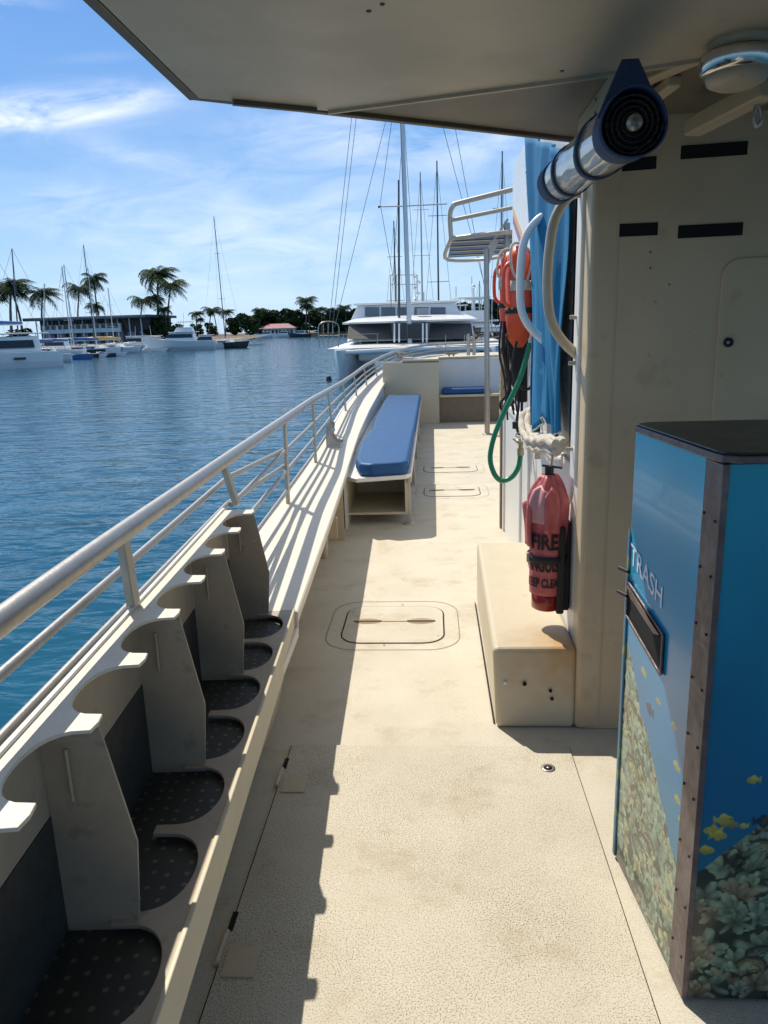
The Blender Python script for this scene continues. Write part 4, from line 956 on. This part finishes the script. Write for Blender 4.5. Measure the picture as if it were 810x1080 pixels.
# upper deck overhang
t = thing('deck_overhang', 'painted underside of the upper deck overhanging the walkway from the right', 'overhang', (1, 1, 2.3))
E1, E2 = (-.665, 2.30), (.62, 3.10)
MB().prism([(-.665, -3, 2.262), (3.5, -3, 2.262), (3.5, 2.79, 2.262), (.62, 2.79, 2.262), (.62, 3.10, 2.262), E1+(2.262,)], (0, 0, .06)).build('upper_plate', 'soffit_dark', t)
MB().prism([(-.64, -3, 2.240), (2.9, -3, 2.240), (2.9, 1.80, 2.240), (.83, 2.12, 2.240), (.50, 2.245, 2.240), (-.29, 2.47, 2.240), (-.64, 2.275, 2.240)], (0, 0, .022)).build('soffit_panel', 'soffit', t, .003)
b = MB(); b.beam((-.66, -3, 2.270), (-.66, 2.30, 2.270), .030, .055); b.build('side_rim', 'rim', t, .004)
MB().beam((-.675, 2.30, 2.274), (.60, 3.095, 2.274), .026, .052).build('front_rim', 'rim', t, .004)
MB().beam((-.30, 2.46, 2.246), (.42, 2.26, 2.246), .012, .030).beam((.42, 2.26, 2.246), (.9, 2.09, 2.246), .012, .03).build('panel_flange', 'soffit', t)
MB().beam((-.55, 2.30, 2.232), (-.33, 2.42, 2.232), .016, .012).build('weld_strip', 'rim', t)
for (x, y) in ((-.12, 1.75), (-.09, 1.72), (.35, 2.2)): MB().lathe([(.006, 0), (.004, .003)], (x, y, 2.24), 8, axis=(0, 0, -1)).build('rivet', 'rim', t)
# recess to the right: hanger plates and braces from soffit down to the cabin wall
MB().prism([(.50, 2.15, 2.26), (.50, 2.78, 2.26), (.50, 2.78, 2.06), (.50, 2.62, 2.05)], (.012, 0, 0)).build('hanger_plate', 'cream_old', t, .002)
MB().beam(at(730, 135, 2.55), at(812, 92, 2.25), .06, .05).build('brace', 'cream_old', t, .006)
MB().beam(at(640, 100, 2.6), at(735, 58, 2.2), .05, .035).build('brace', 'cream_old', t, .006)
MB().beam(at(655, 130, 2.7), at(712, 85, 2.35), .04, .03).build('brace', 'cream_old', t, .006)
for px, py in ((626, 93), (626, 105), (618, 120)): MB().lathe([(.006, 0), (.005, .003)], (.50, at(px, py, 2.5).y, at(px, py, 2.5).z), 8, axis=(-1, 0, 0)).build('rivet', 'rim', t)
MB().tube(smooth_path([at(798, 110, 2.3), at(795, 125, 2.3), at(799, 134, 2.3), at(803, 124, 2.3), at(800, 112, 2.3)], 4), .006, 8).build('ring', 'steel', t)

# dome light under the overhang
t = thing('dome_light', 'round chrome-rimmed dome light under the overhang', 'ceiling light', (.69, 1.9, 2.24))
c = at(778, 66, 2.05); c.z = min(2.215, c.z+.03)
MB().lathe([(.07, -.005), (.07, -.04)], (c.x, c.y, c.z), 24, axis=(0, 0, -1)).build('mount', 'cream_old', t)
MB().lathe([(.082, 0), (.086, .012), (.084, .040), (.076, .048)], (c.x, c.y, c.z), 30, axis=(0, 0, -1)).build('rim', 'chrome', t)
MB().lathe([(.074, .044), (.066, .066), (.045, .076), (.02, .079)], (c.x, c.y, c.z), 28, axis=(0, 0, -1)).build('lens', 'soffit', t)

# rolled-up clear curtain
t = thing('rolled_curtain', 'rolled clear vinyl curtain with dark blue edging strapped under the overhang', 'rolled curtain', (.44, 2.2, 2.0))
a = at(668, 130, 1.72); b_ = at(587, 194, 2.62); d = (b_-a).normalized(); x, y = frame(d); Lr = (b_-a).length
MV = bpy.data.materials.new('clear_vinyl'); MV.use_nodes = True; bs = MV.node_tree.nodes['Principled BSDF']; bs.inputs['Base Color'].default_value = (.55, .52, .47, 1); bs.inputs['Roughness'].default_value = .16; bs.inputs['Metallic'].default_value = .45
bn = MV.node_tree.nodes.new('ShaderNodeTexNoise'); bn.inputs['Scale'].default_value = 2.2; bb = MV.node_tree.nodes.new('ShaderNodeBump'); bb.inputs['Distance'].default_value = .02; bb.inputs['Strength'].default_value = .5
MV.node_tree.links.new(bn.outputs[0], bb.inputs['Height']); MV.node_tree.links.new(bb.outputs[0], bs.inputs['Normal'])
M['clearvinyl'] = MV
rr = .065
def rollf(u, v, r0=rr):
    an = 2*math.pi*v; r = r0*(1+.03*math.sin(3*an+4*u)); return a+d*Lr*u+(x*math.cos(an)+y*math.sin(an))*r*(1-.1*u)
MB().grid(lambda u, v: rollf(.06+.80*u, v), 20, 32).build('vinyl_roll', 'clearvinyl', t)
for (u0, u1) in ((-.01, .085), (.86, 1.0)):
    MB().grid(lambda u, v: rollf(u0+(u1-u0)*u, v, rr*1.03), 3, 32).build('edge_band', 'navy', t, solid=.003)
# spiral of layers visible at the near end
sp_ = []
for k in range(90):
    an = k*.30; r = .061-.00052*k; sp_.append((an, r))
b = MB()
for k in range(89):
    (a0, r0), (a1, r1) = sp_[k], sp_[k+1]
    p0 = a+(x*math.cos(a0)+y*math.sin(a0))*r0; p1 = a+(x*math.cos(a1)+y*math.sin(a1))*r1
    b.add([p0-d*.004, p1-d*.004, p1+d*.05, p0+d*.05], [(0, 1, 2, 3)], True)
b.build('roll_layers', 'black', t, solid=.002)
MB().lathe([(.05, .012), (.05, .02)], a, 24, axis=d).build('roll_core', 'black', t)
MB().lathe([(.016, -.012), (.016, .02), (.009, .02), (.009, -.012)], a-x*.0, 16, axis=d).build('grommet', 'steel', t)
for u in (.30, .68):
    MB().grid(lambda s_, v: rollf(u-.018+.036*s_+.03*math.sin(2*math.pi*v), v, rr*1.06), 2, 32).build('strap', 'navy', t, solid=.004)
MB().prism([a+Vector((-.068, .02, .02)), a+Vector((.068, .02, .02)), a+Vector((.055, .06, .07)), a+Vector((.03, .10, .15)), a+Vector((-.005, .10, .15)), a+Vector((-.045, .06, .07))], (0, .012, 0)).build('end_flap', 'navy', t)
p = b_+d*.02; MB().blob(tuple(p), .05, .04, .035, 12, 8).build('end_flap', 'vinyl', t)
MB().lathe([(.018, 0), (.016, .005)], p+Vector((-.012, -.042, 0)), 14, axis=(-.2, -1, 0)).build('snap_fastener', 'steel', t)

# blue canvas curtain hanging against the side wall
t = thing('canvas_curtain', 'bright blue canvas curtain hanging beside the two curved grab handles', 'curtain', (.52, 3.8, 1.1))
def cur(u, v):   # u along wall, v from top (0) to bottom (1)
    y0 = 3.17+.0*v; y1 = 4.36-.50*v**1.2; y = y0+(y1-y0)*u
    zt = 2.24+.33*u; zb = 1.16-.04*u-.05*math.sin(9*u); z = zt+(zb-zt)*v
    w = .018*math.sin(19*u+2.5*v)*(1-.4*v)+.011*math.sin(33*u-4*v+1.)*(.3+v)+.006*math.sin(71*u+3*v)+.008*math.sin(7*v+5*u)
    return (.525+w, y, z)
MB().grid(cur, 60, 40).build('cloth', 'canvas', t, solid=.003, fixn=False)
MB().tube([cur(i/30, 1) for i in range(31)], .004, 6).build('hem', 'rope', t)
MB().tube([Vector(cur(1, i/20)) for i in range(21)], .008, 6).build('leading_edge', 'navy', t)
for (u, v) in ((.9, .12), (.92, .5), (.95, .85), (.25, .9)):
    MB().lathe([(.008, 0), (.007, .004)], Vector(cur(u, v))+Vector((-.004, 0, 0)), 10, axis=(-1, 0, 0)).build('grommet', 'steel', t)

# grab handles
def handle(pts, r, label, m_):
    t = thing('grab_handle', label, 'grab handle', pts[0])
    MB().tube(smooth_path(pts, 6), r, 14).build('bar', m_, t)
    for p in (pts[0], pts[-1]): MB().lathe([(r*1.9, 0), (r*1.9, .006), (r*1.2, .01)], p, 14, axis=(-1, 0, 0)).build('flange', m_, t)
handle([(.565, 2.96, 2.06), (.505, 2.945, 2.045), (.455, 2.94, 1.97), (.437, 2.94, 1.86), (.433, 2.94, 1.73), (.447, 2.94, 1.62), (.49, 2.945, 1.54), (.565, 2.96, 1.47)], .0185, 'nearer cream curved grab handle, by the cabin corner', 'painted_tube')
handle([(.56, 3.71, 2.10), (.49, 3.70, 2.06), (.44, 3.70, 1.99), (.421, 3.70, 1.88), (.42, 3.70, 1.72), (.435, 3.70, 1.64), (.48, 3.70, 1.57), (.56, 3.71, 1.50)], .0185, 'farther pale grey curved grab handle, beside the orange rescue can', 'gel')

# orange rescue cans hanging beyond the curtain
def rescue(cx, cy, zt, h, r, label, rz):
    t = thing('rescue_can', label, 'rescue buoy', (cx, cy, zt-h), rz, 'orange rescue cans on the cabin side', world=False)
    MB().lathe([(.012, h), (r*.45, h*.985), (r*.85, h*.9), (r, h*.72), (r*.93, h*.45), (r*.98, h*.3), (r*.8, h*.1), (r*.35, 0.0)], (0, 0, 0), 24).build('float', 'orange', t)
    for sg in (-1, 1):
        MB().tube(smooth_path([(sg*r*.75, -r*.3, h*.84), (sg*r*1.30, -r*.35, h*.76), (sg*r*1.32, -r*.35, h*.48), (sg*r*.8, -r*.3, h*.40)], 5), .011, 8).build('handle', 'orange', t)
    MB().grid(lambda u, v: (r*1.01*math.cos(2*math.pi*v), r*1.01*math.sin(2*math.pi*v), h*(.34+.055*u)), 1, 28).build('reflective_band', 'black', t, solid=.002)
    MB().tube(smooth_path([(0, -r*.9, h*.60), (-r*.9, -r*.9, h*.75), (-r*.8, -r*.4, h*.98), (0, 0, h*1.02), (r*.7, -.6*r, h*.9), (.2*r, -r*1.02, h*.66)], 6), .008, 8).build('lanyard', 'rope', t)
    MB().grid(lambda u, v: (r*1.015*math.cos(R(-150+110*v)), r*1.015*math.sin(R(-150+110*v)), h*(.56+.10*u)), 2, 12).build('cloth_tie', 'rope', t, solid=.004)
    return t
rescue(.50, 4.48, 2.03, .56, .078, 'nearer orange rescue can with a white lanyard and black band', .3)
rescue(.485, 4.80, 2.03, .50, .070, 'farther orange rescue can half hidden behind the near one', -.4)
# white rope on the bulge of the cans
# cords and harness
t = thing('cord_bundle', 'tangled black cords and straps hanging beneath the rescue cans', 'cords', (.47, 4.6, 1.0))
rnd = random.Random(5)
def cord(pts, r=.007, m_='black', nm='cord'): MB().tube(smooth_path(pts, 6), r, 7).build(nm, m_, t)
for k in range(7):
    x0_ = .40+.022*k; y_ = 4.45+.06*k
    cord([(x0_, y_, 1.62), (x0_-.02+rnd.uniform(-.03, .03), y_-.02, 1.45), (x0_+rnd.uniform(-.03, .04), y_, 1.28), (x0_+.02+rnd.uniform(-.02, .03), y_, 1.15-rnd.uniform(0, .1))], .006+.004*(k % 2))
cord([at(530, 355, 4.6), at(533, 385, 4.6), at(539, 400, 4.6), at(535, 415, 4.6), at(528, 425, 4.6), at(530, 432, 4.6), at(540, 426, 4.6)], .008)
cord([at(545, 360, 4.4), at(541, 385, 4.4), at(546, 405, 4.4), at(558, 410, 4.4), at(564, 395, 4.4), at(561, 386, 4.4)], .009)
cord([at(545, 400, 4.5), at(547, 425, 4.5), at(545, 448, 4.5), at(548, 458, 4.5), at(550, 440, 4.5), at(551, 405, 4.5)], .0085)
cord([at(536, 350, 4.5), at(527, 375, 4.5), at(533, 395, 4.5), at(531, 410, 4.5)], .006, 'brown')
MB().tube([at(544, 445, 4.4), at(544, 452, 4.4)], .02, 8).build('clip', 'black', t)
MB().tube(smooth_path([at(546, 456, 4.4), at(544, 460, 4.4), at(548, 461, 4.4), at(549, 457, 4.4), at(546, 456, 4.4)], 4), .004, 6).build('ring', 'steel', t)
MB().prism([(.50, 4.5, 1.15), (.56, 4.5, 1.15), (.56, 4.5, 1.60), (.42, 4.5, 1.60)], (0, .03, 0)).build('harness_pad', 'black', t, .01)
# green hose and tap
t = thing('green_hose', 'green garden hose hanging in a loop to a brass tap', 'hose', (.45, 4.3, .75))
hp = [at(559, 362, 4.35), at(553, 385, 4.33), at(546, 405, 4.3), at(534, 430, 4.27), at(522, 458, 4.25), at(517, 482, 4.22), (at(521, 499, 4.2)), at(529, 507, 4.2), at(540, 503, 4.2), at(547, 492, 4.2), at(549, 478, 4.2)]
MB().tube(smooth_path(hp, 7), .0145, 12).build('tube', 'greenhose', t)
MB().tube([at(549, 480, 4.2), at(549, 473, 4.2)], .019, 10).build('coupling', 'brass', t)
t = thing('brass_tap', 'small weathered brass tap on the side wall above the hose end', 'tap', at(549, 468, 4.2))
MB().tube(smooth_path([at(549, 474, 4.2), at(549, 468, 4.2), at(546, 465, 4.22), at(553, 466, 4.26), (.57, 4.3, .92)], 4), .013, 10).build('spout', 'brass', t)
MB().beam(at(541, 463, 4.2), at(548, 468, 4.2), .03, .008).build('lever', 'brass', t, .003)
t = thing('wall_valve', 'small steel valve fitting beneath the far grab handle', 'valve', at(563, 391, 4.2))
MB().tube([at(560, 392, 4.2), at(570, 394, 4.2)], .012, 8).tube([at(563, 390, 4.2), at(563, 399, 4.2)], .012, 8).build('body', 'steel', t)
# rolled white canvas / rope coil tied under the blue curtain
t = thing('rope_hank', 'thick white rope hank tied across the side wall above the extinguisher', 'rope', (.5, 3.5, 1.08))
hk = [(.545, 4.05, 1.13), (.50, 4.02, 1.12), (.475, 3.90, 1.07), (.475, 3.70, 1.04), (.48, 3.45, 1.06), (.49, 3.25, 1.09), (.52, 3.08, 1.10)]
for (dx, dz, r) in ((0, 0, .021), (-.018, .02, .017), (.012, .028, .017), (-.01, -.018, .016)):
    MB().tube([(p.x+dx, p.y, p.z+dz+.006*math.sin(i*1.1+dx*90)) for i, p in enumerate(smooth_path(hk, 7))], r, 10).build('strand', 'rope', t)
MB().tube([(.50, 3.60, 1.04), (.50, 3.60, .97)], .014, 8).build('tail', 'rope', t)

# fire extinguisher in its red cover
EX = thing('fire_extinguisher', 'fire extinguisher under a faded red printed cover strapped to a black bracket', 'fire extinguisher', (.47, 3.02, .44))
ex, ey = .468, 3.02; zb, r0 = .432, .068
MB().lathe([(r0*.75, 0), (r0*.92, .008), (r0*.93, .09)], (ex, ey, zb), 30).build('cylinder', 'red', EX)
def cov(u, v):
    an = 2*math.pi*u; z = zb+.075+v*.50
    r = r0*(1.04+.16*v) if v < .76 else r0*(1.16-.80*((v-.76)/.24)**1.8)
    r += .006*math.sin(5*an+6*v)*v+.004*math.sin(11*an-9*v)*v+.012*max(0, math.sin(an*2+1))*max(0, v-.6)
    return (ex+r*math.cos(an), ey+r*math.sin(an), z)
MB().grid(cov, 56, 34).build('cover', 'redcloth', EX, solid=.002, fixn=False)
# gathered folds and flap on the upper half
def flap(a0, a1, v0, v1, m_, out):
    MB().grid(lambda u, v: tuple(Vector(cov((a0+(a1-a0)*u)/360., v0+(v1-v0)*v*(1-.35*abs(u-.5))))*1.0+Vector((math.cos(R(a0+(a1-a0)*u)), math.sin(R(a0+(a1-a0)*u)), 0))*(out+.004*math.sin(9*u))), 10, 10).build('cover_flap', m_, EX, solid=.002, fixn=False)
flap(196, 262, .62, .93, 'pinkcloth', .007); flap(252, 292, .55, .92, 'redcloth', .013); flap(284, 318, .50, .95, 'pinkcloth', .010) if False else None
flap(170, 214, .42, .80, 'redcloth', .016)
MB().tube([(ex, ey, zb+.57), (ex, ey, zb+.61)], .018, 10).build('valve', 'black', EX)
MB().beam((ex-.03, ey, zb+.612), (ex+.05, ey, zb+.60), .018, .008).build('carry_handle', 'black', EX, .002)
MB().tube(smooth_path([(ex+.005, ey, zb+.60), (ex+.01, ey, zb+.63), (ex+.012, ey, zb+.66)], 4), .006, 6).build('hook', 'steel', EX)
MB().box(ex+.040, .558, ey-.035, ey+.05, zb-.002, zb+.38).build('bracket', 'black', EX, .008)
MB().box(ex+.030, ex+.062, ey-.072, ey+.02, zb-.004, zb+.37).build('bracket_side', 'black', EX, .008)
for zz_ in (.215,):
    sb = MB().grid(lambda u, v: (ex+(r0*1.20)*math.cos(R(150+205*u)), ey+(r0*1.20)*math.sin(R(150+205*u)), zb+zz_+.030*v-.0*u), 24, 1).build('strap', 'black', EX, solid=.005)
    MB().box(ex-.088, ex-.066, ey-.03, ey-.01, zb+zz_-.004, zb+zz_+.036).build('strap_buckle', 'steel', sb, .002)
def wrap(z0, ang0=262., rr_=r0*1.19):
    return lambda x_, y_: Vector((ex+rr_*math.cos(R(ang0)+x_/rr_), ey+rr_*math.sin(R(ang0)+x_/rr_), z0+y_))
text_mesh('FIRE', .088, 'lettering', 'ink', wrap(zb+.305, 250), EX, .118)
text_mesh('EXTINGUISHER', .070, 'lettering', 'ink', wrap(zb+.205, 250, r0*1.16), EX, .27)
text_mesh('KEEP CLEAR', .052, 'lettering', 'ink', wrap(zb+.130, 250, r0*1.145), EX, .165)

# ------------------------------------------------------------------ trash bin with printed reef panels
TB = thing('trash_bin', 'square trash bin wrapped in an underwater reef print with worn metal corners', 'trash bin', (.8, 1.77, 0))
def attr_mat():
    Mt = bpy.data.materials.new('printed_reef_panel'); Mt.use_nodes = True; n = Mt.node_tree.nodes; l = Mt.node_tree.links; b = n['Principled BSDF']
    a_ = n.new('ShaderNodeVertexColor'); a_.layer_name = 'print'; l.new(a_.outputs[0], b.inputs['Base Color']); b.inputs['Roughness'].default_value = .22
    b.inputs['Coat Weight'].default_value = .15
    return Mt
M['print'] = attr_mat()
def reef(nu, nv, seed, W_, H_, reef_h, slope, fish, bright):
    """colours of the printed picture: blue water, coral heads, fish. u: 0..1 left to right, v: 0..1 bottom to top"""
    rs = np.random.RandomState(seed); U, V = np.meshgrid(np.linspace(0, 1, nu), np.linspace(0, 1, nv), indexing='ij'); X = U*W_; Y = V*H_
    def vn(sx, sy, s):    # smooth value noise
        r_ = np.random.RandomState(s); g_ = r_.rand(int(W_*sx)+3, int(H_*sy)+3); xi = X*sx; yi = Y*sy; i = xi.astype(int); j = yi.astype(int); fx = xi-i; fy = yi-j; fx = fx*fx*(3-2*fx); fy = fy*fy*(3-2*fy)
        return (g_[i, j]*(1-fx)+g_[i+1, j]*fx)*(1-fy)+(g_[i, j+1]*(1-fx)+g_[i+1, j+1]*fx)*fy
    deep = np.array([.004, .125, .27])*bright; high = np.array([.012, .30, .44])*bright; murk = np.array([.012, .12, .13])*bright
    t_ = np.clip((V-.45)/.55, 0, 1)[..., None]; C_ = deep*(1-t_)+high*t_
    m_ = np.clip((.42-V)/.25, 0, 1)[..., None]*.6; C_ = C_*(1-m_)+murk*m_
    C_ *= (.9+.2*vn(5, 5, seed+1))[..., None]
    top = reef_h+slope*U+.06*(vn(7, 1, seed+2)-.5)+.03*(vn(25, 1, seed+3)-.5)
    inside = V < top
    WX = .03*(vn(16, 16, seed+7)-.5)+.012*(vn(50, 50, seed+8)-.5); WY = .03*(vn(16, 16, seed+9)-.5)+.012*(vn(50, 50, seed+10)-.5)
    base = np.array([.020, .034, .028])*bright; C_[inside] = base*(.5+vn(40, 40, seed+4))[inside][:, None]
    pal = np.array([[.22, .34, .24], [.30, .42, .28], [.13, .24, .17], [.36, .40, .24], [.30, .20, .12], [.17, .28, .26], [.42, .42, .18], [.22, .36, .30]])*bright*.62
    pal = pal*.5+pal.mean(0)*.5
    NH = 330; hy = np.sort(rs.rand(NH)**.8*(reef_h+abs(slope)+.06))[::-1]*H_; hx = rs.rand(NH)*W_
    T1 = vn(90, 90, seed+5); T2 = vn(45, 45, seed+6)
    for k in range(NH):
        col = pal[rs.randint(len(pal))]; R_ = rs.uniform(.018, .052); kind = rs.rand(); nf = rs.randint(10, 22)
        box = (np.abs(X-hx[k]) < R_*2) & (np.abs(Y-hy[k]) < R_*2) & inside
        if not box.any(): continue
        xx = X[box]+WX[box]*.35-hx[k]; yy_ = Y[box]+WY[box]*.35-hy[k]; cur_ = C_[box]; t1 = T1[box]; t2 = T2[box]
        mm = (xx/R_)**2+(yy_/(R_*.8))**2 < 1; cur_[mm] = col*.22
        if kind < .86:      # finger coral
            for q_ in range(nf):
                an = rs.uniform(-2.6, 2.6); l_ = R_*rs.uniform(.5, 1.15); w_ = R_*rs.uniform(.17, .32); ux, uy = math.sin(an), math.cos(an)
                al = xx*ux+yy_*uy; ac = -xx*uy+yy_*ux; e = ((al-l_*.62)/(l_*.55))**2+(ac/w_)**2; m1 = e < 1
                cur_[m1] = col*((.35+.85*np.clip(al[m1]/l_, 0, 1))*(1.15-.55*(ac[m1]/w_)**2)*(.7+.55*t1[m1]))[:, None]
        else:               # rounded brain and plate corals
            e = (xx/(R_*.9))**2+(yy_/(R_*.62))**2; m1 = e < 1; lines = .6+.6*(np.sin((np.sqrt(e[m1])*5+t2[m1]*5)*3) > 0)
            cur_[m1] = col*(1.1-.75*e[m1])[:, None]*lines[:, None]*(.7+.5*t1[m1])[:, None]
        C_[box] = cur_
    for (fx_, fy_, fs_, col, dr_) in fish:
        fs_ *= .72
        dx = (X-fx_*W_+WX*.25)*dr_; dy = Y-fy_*H_+WY*.25
        body = (dx/fs_)**2+(dy/(fs_*.62))**2 < 1; tail = (dx < -fs_*.75) & (dx > -fs_*1.45) & (np.abs(dy) < (-dx-fs_*.6)*.8)
        fin = ((dx+.15*fs_)/(fs_*.62))**2+(dy/(fs_*.85))**2 < 1
        mm = body | tail | fin; C_[mm] = .25*C_[mm]+.75*np.array(col)*(.8+.4*np.clip(dy[mm]/fs_, -1, 1))[:, None]*(.75+.5*T1[mm])[:, None]
        eye = (dx-fs_*.66)**2+(dy-fs_*.12)**2 < (fs_*.11)**2; C_[eye] = (.01, .01, .01)
    return C_
def panel(name, org, du, dv, W_, H_, C_, label=None, hole=None):
    nu, nv = C_.shape[:2]; org = Vector(org); du = Vector(du); dv = Vector(dv)
    vs = [org+du*(W_*i/(nu-1))+dv*(H_*j/(nv-1)) for i in range(nu) for j in range(nv)]
    fs = [(i*nv+j, (i+1)*nv+j, (i+1)*nv+j+1, i*nv+j+1) for i in range(nu-1) for j in range(nv-1)]
    me = bpy.data.meshes.new(name); me.from_pydata(vs, [], fs); ca = me.color_attributes.new('print', 'FLOAT_COLOR', 'POINT')
    buf = np.ones((nu*nv, 4), dtype=np.float32); buf[:, :3] = C_.reshape(-1, 3); ca.data.foreach_set('color', buf.ravel())
    me.materials.append(M['print']); o = bpy.data.objects.new(name, me); COL.objects.link(o); o.parent = TB; o.matrix_parent_inverse = chain(TB).inverted()
    if label: o['label'] = label
    return o
ZB, ZTP = .012, 1.335; x0, x1 = .583, 1.13; y0, y1 = 1.518, 2.02; xb0 = .540
lft0 = Vector((x0, y0, 0)); lftd = (Vector((xb0, y1, 0))-lft0); WL = lftd.length; lftd.normalize(); nl = Vector((-lftd.y, lftd.x, 0)); nl = nl if nl.x < 0 else -nl
MB().hexa([(x0+.004, y0+.004, ZB), (x1, y0+.004, ZB), (x1, y1, ZB), (xb0+.006, y1, ZB), (x0+.004, y0+.004, ZTP-.02), (x1, y0+.004, ZTP-.02), (x1, y1, ZTP-.02), (xb0+.006, y1, ZTP-.02)]).build('body', 'cornermetal', TB)
Y_ = (.55, .50, .02); K_ = (.01, .012, .016); B2 = (.02, .05, .12)
fishF = [(.05, .355, .024, Y_, -1), (.10, .375, .026, Y_, 1), (.085, .345, .022, Y_, 1), (.04, .315, .022, Y_, 1), (.135, .365, .020, (.30, .30, .05), 1), (.18, .365, .013, Y_, -1), (.20, .455, .019, Y_, -1), (.30, .48, .019, Y_, 1), (.335, .445, .036, K_, -1), (.17, .295, .034, K_, 1), (.27, .375, .028, K_, 1), (.45, .5, .02, Y_, 1)]
Cf = reef(250, 580, 11, .56, ZTP-ZB, .255, .42, fishF, 1.05)
panel('front_picture', (x0+.006, y0-.0015, ZB), (1, 0, 0), (0, 0, 1), x1-x0-.012, ZTP-ZB-.02, Cf, 'reef picture with yellow fish facing the camera')
fishL = [(.30, .49, .018, Y_, 1), (.24, .42, .022, Y_, 1), (.20, .36, .020, Y_, -1), (.12, .27, .020, Y_, 1), (.14, .33, .018, Y_, -1), (.60, .46, .030, K_, 1), (.5, .50, .016, Y_, 1), (.72, .52, .022, Y_, 1)]
Cl = reef(220, 580, 23, .5, ZTP-ZB, .17, .37, fishL, 1.45)
# left side: u runs from the near corner to the far edge
sl_u0, sl_u1, sl_z0, sl_z1 = .245/WL*1., .60/WL*1., .785, .865
panel('side_picture', lft0+lftd*.0+nl*.002+Vector((0, 0, ZB)), lftd, (0, 0, 1), WL, ZTP-ZB-.02, Cl, 'brighter blue reef picture on the walkway side')
# worn metal corner strip, edge frame and rivets
def onleft(s, z, out=.004): p = lft0+lftd*s+nl*out; return Vector((p.x, p.y, z))
MB().hexa([onleft(-.004, ZB, .005), onleft(.075, ZB, .005), onleft(.075, ZB, .0022), onleft(-.0, ZB, .0022), onleft(-.004, ZTP-.02, .005), onleft(.075, ZTP-.02, .005), onleft(.075, ZTP-.02, .0022), onleft(0, ZTP-.02, .0022)]).build('corner_strip', 'cornermetal', TB)
MB().box(x0-.005, x0+.009, y0-.005, y0-.0018, ZB, ZTP-.02).build('corner_strip', 'cornermetal', TB, .001)
for z in (.12, .26, .40, .55, .68, .82, .95, 1.08, 1.20):
    for s in (.014,): MB().lathe([(.0038, 0), (.003, .0025)], onleft(.066, z, .005), 8, axis=nl).build('rivet', 'black', TB)
    MB().lathe([(.0038, 0), (.003, .0025)], onleft(.014, z-.006, .005), 8, axis=nl).build('rivet', 'black', TB)
# lid
lp = [(x0-.012, y0+.03), (x0-.004, y0+.004), (x0+.03, y0-.012), (x1+.01, y0-.012), (x1+.01, y1+.01), (xb0+.03, y1+.012), (xb0-.012, y1-.02)]
MB().prism([(x, y, ZTP-.018) for x, y in lp], (0, 0, .016)).build('lid_rim', 'cornermetal', TB, .003)
MB().prism([(x+(.006 if x < .8 else 0), y+(.006 if y < 1.7 else -.006), ZTP-.002) for x, y in lp], (0, 0, .006)).build('lid', 'canlid', TB, .003)
# disposal slot in the side
s0, s1, z0, z1 = .232, .60-.02, .785, .880
s1 = min(s1, WL-.03); 
s1 = WL-.012; q0, q1, q2, q3 = (s0, .745), (s1, .800), (s1, .900), (s0, .850)
sl = MB().prism([onleft(*q, .003) for q in (q0, q1, q2, q3)], nl*.002).build('slot', 'blackgap', TB)
for (a, b_) in ((q0, q1), (q0, q3), (q1, q2), (q3, q2)):
    MB().beam(onleft(*a, .008), onleft(*b_, .008), .007, .005, up=nl).build('slot_frame', 'cornermetal', sl, .001)
MB().prism([onleft(s0+.06, .858-.030, .006), onleft(s1-.01, .862, .006), onleft(s1-.01, .893, .012), onleft(s0+.01, .846, .012)], nl*.002).build('push_flap', 'cornermetal', sl)
text_mesh('TRASH', .078, 'lettering', 'inkw', lambda x_, y_: onleft(.375-x_, .955+y_-.22*x_, .0036), TB, .23)
# hinged access panel standing proud at the far edge
M['rearprint'] = mat('printed_door_edge', (.02, .15, .32), .3, noise=.5, nscale=6, dark=(.05, .18, .22), stains=[((.25, .32, .10), 14, .52, .8)])
hb = MB().prism([onleft(WL-.008, ZB, .0), onleft(WL+.012, ZB, .0), onleft(WL+.012, 1.02, .0), onleft(WL+.006, 1.05, .0), onleft(WL-.008, 1.03, .0)], nl*.007).build('rear_door_edge', 'rearprint', TB, .004)
for z in (.86, .93): MB().tube([onleft(WL-.02, z, .01), onleft(WL+.02, z, .022)], .006, 8).build('hinge', 'black', TB)

for o in bpy.data.objects:
    if '_world' in o: del o['_world']
